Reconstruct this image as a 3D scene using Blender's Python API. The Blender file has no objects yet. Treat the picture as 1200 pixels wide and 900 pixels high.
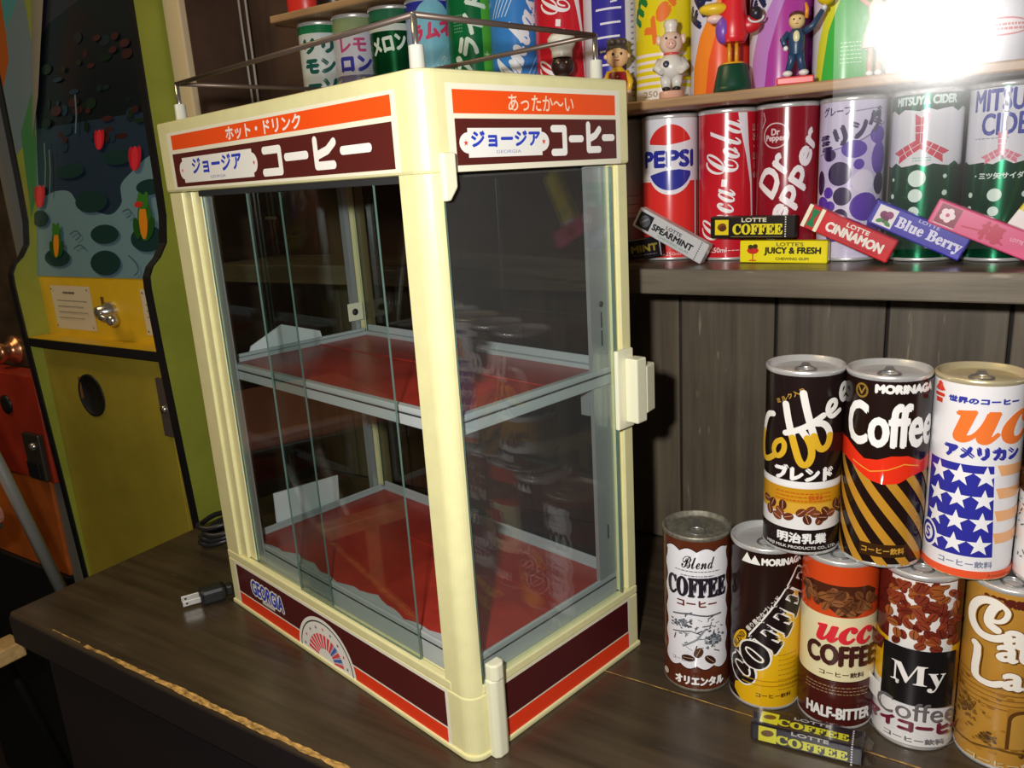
import bpy, bmesh, math, random
from mathutils import Vector, Matrix
random.seed(7)
sc = bpy.context.scene
COL = sc.collection
PI = math.pi

# ---------------------------------------------------------------- camera, light, exposure
CAM = Vector((-0.37122579, -0.29651666, 0.3962177))
RIGHT = Vector((0.53919515, -0.84003766, -0.06004433))
DOWN = Vector((-0.24306168, -0.08695865, -0.96610518))
FWD = Vector((0.80634336, 0.5355137, -0.25106865))
cd = bpy.data.cameras.new('camera'); cam = bpy.data.objects.new('camera', cd); COL.objects.link(cam)
cd.sensor_width = 36; cd.lens = 28.0595; cd.clip_start = 0.01
M = Matrix.Identity(4)
for i in range(3):
    M[i][0] = RIGHT[i]; M[i][1] = -DOWN[i]; M[i][2] = -FWD[i]; M[i][3] = CAM[i]
cam.matrix_world = M
sc.camera = cam
sc.view_settings.view_transform = 'Standard'; sc.view_settings.look = 'None'
sc.view_settings.gamma = 1.0; sc.view_settings.use_curve_mapping = False
sc.view_settings.exposure = 0.0

w = bpy.data.worlds.new('World'); sc.world = w; w.use_nodes = True
w.node_tree.nodes['Background'].inputs[0].default_value = (1.0, 0.80, 0.55, 1)
w.node_tree.nodes['Background'].inputs[1].default_value = 0.06

FLASH = CAM + RIGHT * -0.07 + DOWN * -0.045      # the camera's own flash unit
ld = bpy.data.lights.new('flash', 'POINT'); lo = bpy.data.objects.new('flash', ld); COL.objects.link(lo)
ld.energy = 16.5; ld.shadow_soft_size = 0.012; ld.color = (1.0, 0.97, 0.93); lo.location = FLASH
ld2 = bpy.data.lights.new('warm_fill', 'AREA'); lo2 = bpy.data.objects.new('warm_fill', ld2); COL.objects.link(lo2)  # added warm fill from the upper left, no fixture seen there
ld2.shape = 'RECTANGLE'; ld2.size = 0.9; ld2.size_y = 0.5; ld2.energy = 9.5; ld2.color = (1.0, 0.74, 0.38)
lo2.location = (-0.7, 1.0, 1.75)
lo2.rotation_euler = (Vector((0.2, 0.6, 0.2)) - lo2.location).to_track_quat('-Z', 'Y').to_euler()

# ---------------------------------------------------------------- materials
_m = {}
def srgb(c):
    if isinstance(c, str):
        c = [int(c[i:i + 2], 16) / 255 for i in (0, 2, 4)]
        return tuple(x / 12.92 if x <= 0.04045 else ((x + 0.055) / 1.055) ** 2.4 for x in c)
    return c
def mat(name, col, rough=0.4, metal=0.0, bump=0.0, bscale=60.0, var=0.0, vscale=(8, 8, 8), coat=0.0, spec=0.5):
    key = (name, str(col), rough, metal, bump, var)
    if key in _m: return _m[key]
    m = bpy.data.materials.new(name); m.use_nodes = True
    nt = m.node_tree; b = nt.nodes['Principled BSDF']; c = srgb(col)
    b.inputs['Base Color'].default_value = (*c, 1); b.inputs['Roughness'].default_value = rough
    b.inputs['Metallic'].default_value = metal; b.inputs['Coat Weight'].default_value = coat
    b.inputs['Specular IOR Level'].default_value = spec
    if var or bump:
        tc = nt.nodes.new('ShaderNodeTexCoord'); mp = nt.nodes.new('ShaderNodeMapping'); mp.inputs['Scale'].default_value = vscale
        nz = nt.nodes.new('ShaderNodeTexNoise'); nz.inputs['Scale'].default_value = 4.0; nz.inputs['Detail'].default_value = 6; nz.inputs['Roughness'].default_value = 0.62
        nt.links.new(tc.outputs['Object'], mp.inputs['Vector']); nt.links.new(mp.outputs['Vector'], nz.inputs['Vector'])
        if var:
            cr = nt.nodes.new('ShaderNodeValToRGB')
            cr.color_ramp.elements[0].position = 0.3; cr.color_ramp.elements[1].position = 0.7
            cr.color_ramp.elements[0].color = (*[x * (1 - var) for x in c], 1); cr.color_ramp.elements[1].color = (*[min(1, x * (1 + var)) for x in c], 1)
            nt.links.new(nz.outputs['Fac'], cr.inputs['Fac']); nt.links.new(cr.outputs['Color'], b.inputs['Base Color'])
        if bump:
            n2 = nt.nodes.new('ShaderNodeTexNoise'); n2.inputs['Scale'].default_value = bscale; n2.inputs['Detail'].default_value = 4
            nt.links.new(mp.outputs['Vector'], n2.inputs['Vector'])
            bp = nt.nodes.new('ShaderNodeBump'); bp.inputs['Strength'].default_value = bump; bp.inputs['Distance'].default_value = 0.002
            nt.links.new(n2.outputs['Fac'], bp.inputs['Height']); nt.links.new(bp.outputs['Normal'], b.inputs['Normal'])
    _m[key] = m; return m
def glass(name, tint=(0.93, 0.96, 0.95), rough=0.02, haze=0.0, hrough=0.4, bump=0.0, veil=0.0):
    if name in _m: return _m[name]
    m = bpy.data.materials.new(name); m.use_nodes = True; nt = m.node_tree; nt.nodes.clear()
    out = nt.nodes.new('ShaderNodeOutputMaterial'); mx = nt.nodes.new('ShaderNodeMixShader')
    tr = nt.nodes.new('ShaderNodeBsdfTransparent'); gl = nt.nodes.new('ShaderNodeBsdfGlossy'); fr = nt.nodes.new('ShaderNodeFresnel')
    tr.inputs[0].default_value = (*tint, 1); gl.inputs['Roughness'].default_value = rough; 
    ge = nt.nodes.new('ShaderNodeNewGeometry'); mr = nt.nodes.new('ShaderNodeMapRange'); mr.inputs[3].default_value = 1.5; mr.inputs[4].default_value = 1 / 1.5
    nt.links.new(ge.outputs['Backfacing'], mr.inputs[0]); nt.links.new(mr.outputs[0], fr.inputs['IOR'])
    nt.links.new(fr.outputs[0], mx.inputs[0]); nt.links.new(tr.outputs[0], mx.inputs[1]); nt.links.new(gl.outputs[0], mx.inputs[2])
    last = mx
    if haze:
        g2 = nt.nodes.new('ShaderNodeBsdfGlossy'); g2.inputs['Roughness'].default_value = hrough
        m2 = nt.nodes.new('ShaderNodeMixShader'); m2.inputs[0].default_value = haze
        nt.links.new(mx.outputs[0], m2.inputs[1]); nt.links.new(g2.outputs[0], m2.inputs[2]); last = m2
        if bump:
            tc = nt.nodes.new('ShaderNodeTexCoord'); nz = nt.nodes.new('ShaderNodeTexNoise'); nz.inputs['Scale'].default_value = 14; nz.inputs['Detail'].default_value = 5
            bp = nt.nodes.new('ShaderNodeBump'); bp.inputs['Strength'].default_value = bump; bp.inputs['Distance'].default_value = 0.004
            nt.links.new(tc.outputs['Object'], nz.inputs['Vector']); nt.links.new(nz.outputs['Fac'], bp.inputs['Height'])
            nt.links.new(bp.outputs['Normal'], gl.inputs['Normal'])
    if veil:  # pale diffuse share standing in for reflected haze
        df = nt.nodes.new('ShaderNodeBsdfDiffuse'); df.inputs[0].default_value = (0.75, 0.74, 0.74, 1); m3 = nt.nodes.new('ShaderNodeMixShader'); m3.inputs[0].default_value = veil
        nt.links.new(last.outputs[0], m3.inputs[1]); nt.links.new(df.outputs[0], m3.inputs[2]); last = m3
    nt.links.new(last.outputs[0], out.inputs[0])
    _m[name] = m; return m
def wood(name, col, axis, rough=0.5, seam=None, scratch=0.0):
    """stained wood: grain stretched along axis (0,1,2), optional worn pale scratches"""
    if name in _m: return _m[name]
    m = bpy.data.materials.new(name); m.use_nodes = True; nt = m.node_tree; b = nt.nodes['Principled BSDF']; c = srgb(col)
    tc = nt.nodes.new('ShaderNodeTexCoord'); mp = nt.nodes.new('ShaderNodeMapping')
    s = [60.0, 60.0, 60.0]; s[axis] = 3.0; mp.inputs['Scale'].default_value = s
    nz = nt.nodes.new('ShaderNodeTexNoise'); nz.inputs['Scale'].default_value = 1.0; nz.inputs['Detail'].default_value = 8; nz.inputs['Roughness'].default_value = 0.65
    cr = nt.nodes.new('ShaderNodeValToRGB'); cr.color_ramp.elements[0].position = 0.28; cr.color_ramp.elements[1].position = 0.75
    cr.color_ramp.elements[0].color = (*[x * 0.45 for x in c], 1); cr.color_ramp.elements[1].color = (*[x * 1.55 for x in c], 1)
    nt.links.new(tc.outputs['Object'], mp.inputs['Vector']); nt.links.new(mp.outputs['Vector'], nz.inputs['Vector']); nt.links.new(nz.outputs['Fac'], cr.inputs['Fac'])
    n2 = nt.nodes.new('ShaderNodeTexNoise'); n2.inputs['Scale'].default_value = 9; n2.inputs['Detail'].default_value = 3
    nt.links.new(tc.outputs['Object'], n2.inputs['Vector'])
    mx = nt.nodes.new('ShaderNodeMix'); mx.data_type = 'RGBA'; mx.blend_type = 'MULTIPLY'; mx.inputs['Factor'].default_value = 0.6
    c2 = nt.nodes.new('ShaderNodeValToRGB'); c2.color_ramp.elements[0].position = 0.35; c2.color_ramp.elements[0].color = (0.55, 0.5, 0.45, 1); c2.color_ramp.elements[1].position = 0.65
    nt.links.new(n2.outputs['Fac'], c2.inputs['Fac']); nt.links.new(cr.outputs['Color'], mx.inputs[6]); nt.links.new(c2.outputs['Color'], mx.inputs[7])
    last = mx.outputs[2]
    if scratch:
        n3 = nt.nodes.new('ShaderNodeTexNoise'); n3.inputs['Scale'].default_value = 1.6; n3.inputs['Detail'].default_value = 2
        mp3 = nt.nodes.new('ShaderNodeMapping'); s3 = [90.0, 90.0, 90.0]; s3[axis] = 14.0; mp3.inputs['Scale'].default_value = s3
        nt.links.new(tc.outputs['Object'], mp3.inputs['Vector']); nt.links.new(mp3.outputs['Vector'], n3.inputs['Vector'])
        c3 = nt.nodes.new('ShaderNodeValToRGB'); c3.color_ramp.elements[0].position = 0.70; c3.color_ramp.elements[1].position = 0.76
        nt.links.new(n3.outputs['Fac'], c3.inputs['Fac'])
        ml = nt.nodes.new('ShaderNodeMath'); ml.operation = 'MULTIPLY'; ml.inputs[1].default_value = scratch; nt.links.new(c3.outputs['Color'], ml.inputs[0])
        m3 = nt.nodes.new('ShaderNodeMix'); m3.data_type = 'RGBA'; nt.links.new(ml.outputs[0], m3.inputs['Factor']); nt.links.new(last, m3.inputs[6])
        m3.inputs[7].default_value = (*[min(1, x * 5 + 0.02) for x in c], 1); last = m3.outputs[2]
    nt.links.new(last, b.inputs['Base Color'])
    b.inputs['Roughness'].default_value = rough
    bp = nt.nodes.new('ShaderNodeBump'); bp.inputs['Strength'].default_value = 0.25; bp.inputs['Distance'].default_value = 0.001
    nt.links.new(nz.outputs['Fac'], bp.inputs['Height']); nt.links.new(bp.outputs['Normal'], b.inputs['Normal'])
    _m[name] = m; return m
def ink(c, rough=0.3, metal=0.0): return mat('print_' + str(c), c, rough, metal)

# ---------------------------------------------------------------- mesh builder
class MB:
    def __init__(s): s.bm = bmesh.new(); s.mats = []
    def mi(s, m):
        if m not in s.mats: s.mats.append(m)
        return s.mats.index(m)
    def faces(s, verts, faces, m, smooth=False):
        vs = [s.bm.verts.new(v) for v in verts]; k = s.mi(m)
        for f in faces:
            try: fc = s.bm.faces.new([vs[i] for i in f]); fc.material_index = k; fc.smooth = smooth
            except ValueError: pass
        return vs
    def box(s, a, b, m, bev=0.0, T=None):
        x0, y0, z0 = a; x1, y1, z1 = b
        bm = bmesh.new(); bmesh.ops.create_cube(bm, size=1)
        for v in bm.verts: v.co = Vector(((x0 + x1) / 2 + v.co.x * (x1 - x0), (y0 + y1) / 2 + v.co.y * (y1 - y0), (z0 + z1) / 2 + v.co.z * (z1 - z0)))
        if bev: bmesh.ops.bevel(bm, geom=bm.edges[:], offset=bev, segments=2, affect='EDGES', profile=0.5)
        s.add(bm, m, T); return s
    def add(s, bm, m, T=None, smooth=False):
        k = s.mi(m); mp = {}
        for v in bm.verts: mp[v] = s.bm.verts.new(T @ v.co if T else v.co)
        for f in bm.faces:
            nf = s.bm.faces.new([mp[v] for v in f.verts]); nf.material_index = k; nf.smooth = smooth
        bm.free()
    def lathe(s, prof, m, n=32, T=None, smooth=True):
        vs = []; k = s.mi(m)
        for r, z in prof:
            if r <= 1e-7: vs.append([s.bm.verts.new((T @ Vector((0, 0, z))) if T else (0, 0, z))])
            else:
                vs.append([s.bm.verts.new((T @ Vector((r * math.cos(2 * PI * i / n), r * math.sin(2 * PI * i / n), z))) if T else (r * math.cos(2 * PI * i / n), r * math.sin(2 * PI * i / n), z)) for i in range(n)])
        for a, b in zip(vs, vs[1:]):
            for i in range(n):
                j = (i + 1) % n
                if len(a) == 1 and len(b) == 1: continue
                if len(a) == 1: q = [a[0], b[j], b[i]][::-1]
                elif len(b) == 1: q = [a[i], a[j], b[0]]
                else: q = [a[i], a[j], b[j], b[i]]
                f = s.bm.faces.new(q); f.material_index = k; f.smooth = smooth
        return s
    def ball(s, c, r, m, sx=(1, 1, 1), n=16, R=None):
        bm = bmesh.new(); bmesh.ops.create_uvsphere(bm, u_segments=n, v_segments=max(6, n * 2 // 3), radius=r)
        T = Matrix.Translation(c) @ (R.to_4x4() if R else Matrix.Identity(4)) @ Matrix.Diagonal((*sx, 1))
        s.add(bm, m, T, True); return s
    def prism(s, pts, z0, z1, m, T=None, smooth=False):
        """extrude a 2D outline (counter-clockwise) along z"""
        n = len(pts)
        f = lambda p: T @ Vector(p) if T else p
        vs = s.faces([f((x, y, z0)) for x, y in pts] + [f((x, y, z1)) for x, y in pts], [tuple(range(n))[::-1], tuple(range(n, 2 * n))], m)
        k = s.mi(m)
        for i in range(n):
            j = (i + 1) % n
            q = s.bm.faces.new([vs[i], vs[j], vs[n + j], vs[n + i]]); q.material_index = k; q.smooth = smooth
        return s
    def tube(s, pts, r, m, n=10, cap=True):
        pts = [Vector(p) for p in pts]; k = s.mi(m); rings = []
        rs = r if isinstance(r, (list, tuple)) else [r] * len(pts)
        up = None
        for i, p in enumerate(pts):
            d = ((pts[min(i + 1, len(pts) - 1)] - pts[max(i - 1, 0)])).normalized()
            if up is None: up = d.orthogonal().normalized()
            else: up = (up - d * up.dot(d)).normalized()
            o = d.cross(up)
            rings.append([s.bm.verts.new(p + (up * math.cos(2 * PI * j / n) + o * math.sin(2 * PI * j / n)) * rs[i]) for j in range(n)])
        for a, b in zip(rings, rings[1:]):
            for j in range(n):
                f = s.bm.faces.new([a[j], a[(j + 1) % n], b[(j + 1) % n], b[j]]); f.material_index = k; f.smooth = True
        if cap:
            f = s.bm.faces.new(rings[0][::-1]); f.material_index = k
            f = s.bm.faces.new(rings[-1]); f.material_index = k
        return s
    def build(s, name, parent=None, loc=None, radial=False, bevel=0.0):
        me = bpy.data.meshes.new(name); s.bm.to_mesh(me); s.bm.free()
        for m in s.mats: me.materials.append(m)
        if radial: me.normals_split_custom_set_from_vertices([Vector((v.co.x, v.co.y, 0)).normalized() for v in me.vertices])
        o = bpy.data.objects.new(name, me); COL.objects.link(o)
        if parent: o.parent = parent
        if loc: o.location = loc
        if bevel:
            b = o.modifiers.new('bevel', 'BEVEL'); b.width = bevel; b.segments = 2; b.limit_method = 'ANGLE'
        return o
def tag(o, label=None, cat=None, group=None, kind=None):
    if label: o['label'] = label
    if cat: o['category'] = cat
    if group: o['group'] = group
    if kind: o['kind'] = kind
    return o
def thing(name, label, cat, loc=(0, 0, 0), rz=0.0, group=None):
    o = bpy.data.objects.new(name, None); COL.objects.link(o); o.empty_display_size = 0.02
    o.location = loc; o.rotation_euler = (0, 0, rz)
    return tag(o, label, cat, group)

# ---------------------------------------------------------------- flat artwork (mm) for printed labels
_tx = {}
def text_mesh(t):
    if t in _tx: return _tx[t]
    c = bpy.data.curves.new('lettering', 'FONT'); c.body = t; c.size = 1.0; c.resolution_u = 3; c.fill_mode = 'BOTH'
    o = bpy.data.objects.new('lettering', c); COL.objects.link(o)
    dg = bpy.context.evaluated_depsgraph_get(); me = bpy.data.meshes.new_from_object(o.evaluated_get(dg))
    vs = [(v.co.x, v.co.y) for v in me.vertices]; fs = [tuple(p.vertices) for p in me.polygons]
    bpy.data.objects.remove(o); bpy.data.curves.remove(c); bpy.data.meshes.remove(me)
    xs = [v[0] for v in vs]; ys = [v[1] for v in vs]
    x0, x1, y0, y1 = min(xs), max(xs), min(ys), max(ys)
    _tx[t] = ([((x - x0) / (x1 - x0) - 0.5, (y - y0) / (y1 - y0) - 0.5) for x, y in vs], fs, (x1 - x0) / (y1 - y0)); return _tx[t]
def smooth(pts, n=2):
    for _ in range(n):
        o = []
        for (x0, y0), (x1, y1) in zip(pts, pts[1:] + pts[:1]): o += [(x0 * .75 + x1 * .25, y0 * .75 + y1 * .25), (x0 * .25 + x1 * .75, y0 * .25 + y1 * .75)]
        pts = o
    return pts
def curve(pts, n=2):       # open polyline, corners rounded
    for _ in range(n):
        o = [pts[0]]
        for (x0, y0), (x1, y1) in zip(pts, pts[1:]): o += [(x0 * .75 + x1 * .25, y0 * .75 + y1 * .25), (x0 * .25 + x1 * .75, y0 * .25 + y1 * .75)]
        pts = o + [pts[-1]]
    return pts
class Art:
    def __init__(s): s.it = []; s.clip = None
    def raw(s, v, f, c): s.it.append((v, f, c)); return s
    def poly(s, p, c): return s.raw(list(p), [tuple(range(len(p)))], c)
    def rect(s, x0, y0, x1, y1, c): return s.poly([(x0, y0), (x1, y0), (x1, y1), (x0, y1)], c)
    def ell(s, x, y, rx, ry, c, rot=0, n=20, a0=0, a1=360):
        p = []
        for i in range(n if a1 - a0 == 360 else n + 1):
            a = math.radians(a0 + (a1 - a0) * i / n); p.append((rx * math.cos(a), ry * math.sin(a)))
        q = math.radians(rot); return s.poly([(x + a * math.cos(q) - b * math.sin(q), y + a * math.sin(q) + b * math.cos(q)) for a, b in p], c)
    def stroke(s, pts, w, c, cap=True):
        first = True
        for (x0, y0), (x1, y1) in zip(pts, pts[1:]):
            d = math.hypot(x1 - x0, y1 - y0) or 1; nx, ny = -(y1 - y0) / d * w / 2, (x1 - x0) / d * w / 2
            v = [(x0 - nx, y0 - ny), (x1 - nx, y1 - ny)]
            if cap:
                q = math.atan2(-ny, -nx)
                v = [(x0 + nx, y0 + ny)] + [(x0 + w / 2 * math.cos(q - PI + PI * i / 6), y0 + w / 2 * math.sin(q - PI + PI * i / 6)) for i in range(1, 6)] + [(x0 - nx, y0 - ny), (x1 - nx, y1 - ny)]
                v += [(x1 + w / 2 * math.cos(q + PI * i / 6), y1 + w / 2 * math.sin(q + PI * i / 6)) for i in range(1, 6)] + [(x1 + nx, y1 + ny)]
            else: v += [(x1 + nx, y1 + ny), (x0 + nx, y0 + ny)]
            s.raw(v, [tuple(range(len(v)))], c)
            if not first: s.it[-1] = s.it[-1] + ('same',)
            first = False
        return s
    def star(s, x, y, r, c, rot=90, inner=0.4):
        return s.poly([(x + (r if i % 2 == 0 else r * inner) * math.cos(math.radians(rot + 36 * i)), y + (r if i % 2 == 0 else r * inner) * math.sin(math.radians(rot + 36 * i))) for i in range(10)], c)
    def text(s, t, x, y, w=None, h=None, c='ffffff', rot=0, bold=0, out=None, shear=0, arc=0, fade=None):
        v, f, asp = text_mesh(t)
        if w is None: w = h * asp
        if h is None: h = w / asp
        q = math.radians(rot); cq, sq = math.cos(q), math.sin(q)
        def put(dx, dy, col):
            o = []
            for a, b in v:
                a, b = a * w + dx, b * h + dy; a += shear * b; b += arc * (1 - (2 * a / w) ** 2)
                o.append((x + a * cq - b * sq, y + a * sq + b * cq))
            s.raw(o, f, col)
        if out:
            col, d = out
            for k in range(8): put((d + bold) * math.cos(k * PI / 4), (d + bold) * math.sin(k * PI / 4), col); s.it[-1] = s.it[-1] + (('same',) if k else ())
        if bold:
            for i, (dx, dy) in enumerate(((bold, 0), (-bold, 0), (0, bold), (0, -bold), (bold * .7, bold * .7), (-bold * .7, -bold * .7))):
                put(dx, dy, c); s.it[-1] = s.it[-1] + (('same',) if i else ())
        else: put(0, 0, c)
        if fade:      # the lettering's lower part is printed in a second colour
            col2, line = fade; n = (6 if bold else 1)
            for it in s.it[-n:]: s.it[s.it.index(it)] = (it[0], it[1], it[2]) + (it[3:] or ('',)) + ((col2, line),)
        return s
    def meshes(s):
        lay = -1.0
        for it in s.it:
            v, f, c = it[:3]
            if len(it) > 3 and it[3] == 'same': lay += 0.11
            else: lay = math.floor(lay + 1.001)
            bm = bmesh.new(); vs = [bm.verts.new((a, b, 0)) for a, b in v]
            for q in f:
                try: bm.faces.new([vs[i] for i in q])
                except ValueError: pass
            bm.normal_update()
            for q in bm.faces:
                if q.normal.z < 0: q.normal_flip()
            fade = it[4] if len(it) > 4 else None
            if fade: bmesh.ops.bisect_plane(bm, geom=bm.verts[:] + bm.edges[:] + bm.faces[:], plane_co=(0, fade[1], 0), plane_no=(0, 1, 0))
            yield bm, c, lay, fade
    def flat(s, mb, O, U, V, rough=0.35, e0=0.05, step=0.018, clip=None, T=None, metal=0.0):
        """lay the artwork on a plane: O origin (m), U/V unit axes, art in mm"""
        O, U, V = Vector(O), Vector(U), Vector(V); N = U.cross(V)
        for bm, c, lay, fade in s.meshes():
            if clip:
                for co, no in clip: bmesh.ops.bisect_plane(bm, geom=bm.verts[:] + bm.edges[:] + bm.faces[:], plane_co=(*co, 0), plane_no=(*no, 0), clear_outer=True)
            e = (e0 + step * lay) * 1e-3; mp = {}
            for vtx in bm.verts:
                p = O + U * vtx.co.x * 1e-3 + V * vtx.co.y * 1e-3 + N * e
                mp[vtx] = mb.bm.verts.new(T @ p if T else p)
            k = mb.mi(ink(c, rough, metal))
            for q in bm.faces:
                nf = mb.bm.faces.new([mp[x] for x in q.verts]); nf.material_index = k
            bm.free()
    def wrap(s, mb, r, z0, ang, rough=0.3, n=64, ztop=None, e0=0.04, step=0.018, metals=()):
        """wrap the artwork round a cylinder; u = 0 looks along ang"""
        R = r * 1e3; st = 2 * PI * R / n
        for bm, c, lay, fade in s.meshes():
            g = lambda: bm.verts[:] + bm.edges[:] + bm.faces[:]
            bmesh.ops.triangulate(bm, faces=[q for q in bm.faces if len(q.verts) > 4])
            lim = PI * R * 0.999
            bmesh.ops.bisect_plane(bm, geom=g(), plane_co=(lim, 0, 0), plane_no=(1, 0, 0), clear_outer=True)
            bmesh.ops.bisect_plane(bm, geom=g(), plane_co=(-lim, 0, 0), plane_no=(-1, 0, 0), clear_outer=True)
            bmesh.ops.bisect_plane(bm, geom=g(), plane_co=(0, 1.5, 0), plane_no=(0, -1, 0), clear_outer=True)
            if ztop: bmesh.ops.bisect_plane(bm, geom=g(), plane_co=(0, ztop, 0), plane_no=(0, 1, 0), clear_outer=True)
            if not bm.verts: bm.free(); continue
            lo = min(v.co.x for v in bm.verts); hi = max(v.co.x for v in bm.verts)
            for k in range(math.ceil(lo / st + 1e-6), math.floor(hi / st - 1e-6) + 1):
                bmesh.ops.bisect_plane(bm, geom=g(), plane_co=(k * st, 0, 0), plane_no=(1, 0, 0))
            e = (e0 + step * lay) * 1e-3; mp = {}
            for vtx in bm.verts:
                q = vtx.co.x / st; k = math.floor(q + 1e-7); t = q - k
                a0, a1 = ang + 2 * PI * k / n, ang + 2 * PI * (k + 1) / n; rr = r + e
                mp[vtx] = mb.bm.verts.new((rr * (math.cos(a0) * (1 - t) + math.cos(a1) * t), rr * (math.sin(a0) * (1 - t) + math.sin(a1) * t), z0 + vtx.co.y * 1e-3))
            mt = 0.75 if c in metals else 0.0
            k1 = mb.mi(ink(c, rough, mt)); k2 = mb.mi(ink(fade[0], rough)) if fade else k1
            for q in bm.faces:
                nf = mb.bm.faces.new([mp[x] for x in q.verts]); nf.smooth = True
                nf.material_index = k2 if fade and q.calc_center_median().y < fade[1] else k1
            bm.free()

# ---------------------------------------------------------------- the room
def struct(name, mb, **k): return tag(mb.build(name, **k), kind='structure')
m_plank = wood('dark_stained_planks', (0.125, 0.098, 0.066), 2, 0.5, scratch=0.25)
m_wall = mat('brown_wall_paint', (0.085, 0.046, 0.028), 0.6, var=0.3, vscale=(3, 3, 3))
m_gap = mat('gap_shadow_wood', (0.008, 0.007, 0.006), 0.8)
m_dark = mat('dark_floor', (0.02, 0.014, 0.014), 0.55, var=0.4, vscale=(2, 2, 2))
b = MB(); b.box((0.4, -0.80, -0.06), (0.42, 0.59, 0.30), m_gap)
y = 0.585
for e in (0.479, 0.383, 0.288, 0.192, 0.0965, 0.001, -0.095, -0.192, -0.2855, -0.381, -0.477, -0.573, -0.669, -0.765):
    b.box((0.393, e + 0.0014, 0.0), (0.402, y - 0.0014, 0.30), m_plank, 0.0012); y = e
struct('wall_back', b)
b = MB(); b.box((0.4, -0.80, 0.30), (0.42, 0.617, 1.3), m_wall); struct('wall_upper', b)
b = MB(); b.box((-2.5, -2.5, -0.78), (3.0, 3.2, -0.75), m_dark); struct('floor', b)
b = MB(); b.box((0.9, 0.3, -0.75), (0.95, 3.2, 1.5), m_wall); struct('wall_far', b)
b = MB(); b.box((-2.5, 3.0, -0.75), (0.95, 3.05, 1.5), m_wall); struct('wall_left', b)
b = MB(); b.box((0.291, 0.586, -0.75), (0.3015, 0.617, 1.1), mat('cream_post_paint', (0.72, 0.58, 0.36), 0.5), 0.002); struct('trim_1', b)
b = MB(); b.box((0.3018, 0.587, -0.75), (0.3995, 0.616, 1.1), m_wall); struct('wall_end', b)

# ---------------------------------------------------------------- counter
m_ctop = wood('counter_top_varnish', (0.066, 0.046, 0.028), 1, 0.30, scratch=0.12)
m_cfront = mat('counter_front_black', (0.012, 0.008, 0.009), 0.6)
m_raw = mat('bare_worn_wood', (0.50, 0.29, 0.08), 0.6, var=0.75, vscale=(60, 30, 60))
ct = thing('counter', 'dark brown wooden counter carrying the cabinet, its front edge worn to bare wood', 'counter', (0.17, -0.1, -0.75))
o = Vector((0.17, -0.1, -0.75))
def rel(mb, name, par, org, **k): return mb.build(name, par, (-org[0], -org[1], -org[2]), **k)
b = MB(); b.box((-0.05, -0.75, -0.035), (0.3925, 0.547, 0.0), m_ctop, 0.003); rel(b, 'counter_top', ct, o)
b = MB(); b.box((-0.0512, -0.745, -0.034), (-0.0501, 0.545, -0.0045), m_cfront); rel(b, 'front_edge', ct, o)
b = MB(); b.box((-0.028, -0.74, -0.75), (0.37, 0.535, -0.036), m_cfront); rel(b, 'front_panel', ct, o)
def ragged(mb, xc, y0, y1, w0, w1, z, m, side=0, step=0.006):
    n = int((y1 - y0) / step); L = []; q = 0.5; s_ = 0.0
    for i in range(n + 1):
        yy = y0 + (y1 - y0) * i / n; q = min(1, max(0, q + random.uniform(-.22, .22))); s_ = 0.8 * s_ + random.uniform(-1, 1) * w1 * 0.06
        ww = (w0 + (w1 - w0) * q)
        L.append((xc + s_ - ww / 2, xc + s_ + ww / 2, yy))
    for a, c in zip(L, L[1:]): mb.faces([(a[0], a[2], z), (a[1], a[2], z), (c[1], c[2], z), (c[0], c[2], z)], [(0, 1, 2, 3)], m)
b = MB(); ragged(b, -0.0472, -0.72, 0.30, 0.0024, 0.0066, 0.0004, m_raw, step=0.003); ragged(b, -0.0470, 0.30, 0.41, 0.0014, 0.005, 0.0004, m_raw, step=0.003); ragged(b, -0.0466, 0.42, 0.468, 0.0004, 0.0022, 0.0004, m_raw, step=0.003)
tag(rel(b, 'worn_edge', ct, o), 'pale bare wood strip where the varnish has worn off')
b = MB(); ragged(b, 0.1402, -0.74, -0.02, 0.0007, 0.0022, 0.0004, m_raw, step=0.004); rel(b, 'plank_seam', ct, o)

# ---------------------------------------------------------------- drink cabinet (local axes: x into the picture, y along the front)
D, W, H = 0.1916, 0.3555, 0.4584
ROOT = thing('drink_cabinet', 'cream glass-walled hot drink display cabinet with two red shelves standing on the dark counter', 'display cabinet', (0, 0, 0), -math.radians(11.85))
m_cream = mat('cream_plastic', (0.80, 0.755, 0.40), 0.28, var=0.05, vscale=(14, 14, 14))
m_cream2 = mat('pale_cream_plastic', (0.84, 0.82, 0.60), 0.3)
m_alu = mat('brushed_aluminium', (0.50, 0.53, 0.54), 0.34, 0.55, bump=0.05, bscale=40, vscale=(6, 6, 60))
m_grey = mat('grey_tray_paint', (0.42, 0.46, 0.47), 0.42)
m_red = mat('red_tray_paint', (0.38, 0.036, 0.024), 0.32, var=0.25, vscale=(6, 6, 6))
m_line = mat('dark_seam', (0.03, 0.03, 0.03), 0.6)
m_glass = glass('window_glass')
m_door = glass('hazed_door_glass', veil=0.022)  # grey haze of reflections put into the door glass as colour
m_edge = mat('glass_edge_green', (0.10, 0.17, 0.145), 0.25)
m_dk = mat('dark_interior', (0.03, 0.028, 0.026), 0.6)
def rounded(x0, y0, x1, y1, r, n=8):
    """box outline with the near corner (x0, y0) rounded"""
    p = [(x0 + r - r * math.sin(PI / 2 * i / n), y0 + r - r * math.cos(PI / 2 * i / n)) for i in range(n + 1)]
    return ([(x0, y1)] + p[::-1] + [(x1, y0), (x1, y1)])
def part(name, mb, par=ROOT, **k): return mb.build(name, par, **k)
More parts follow.
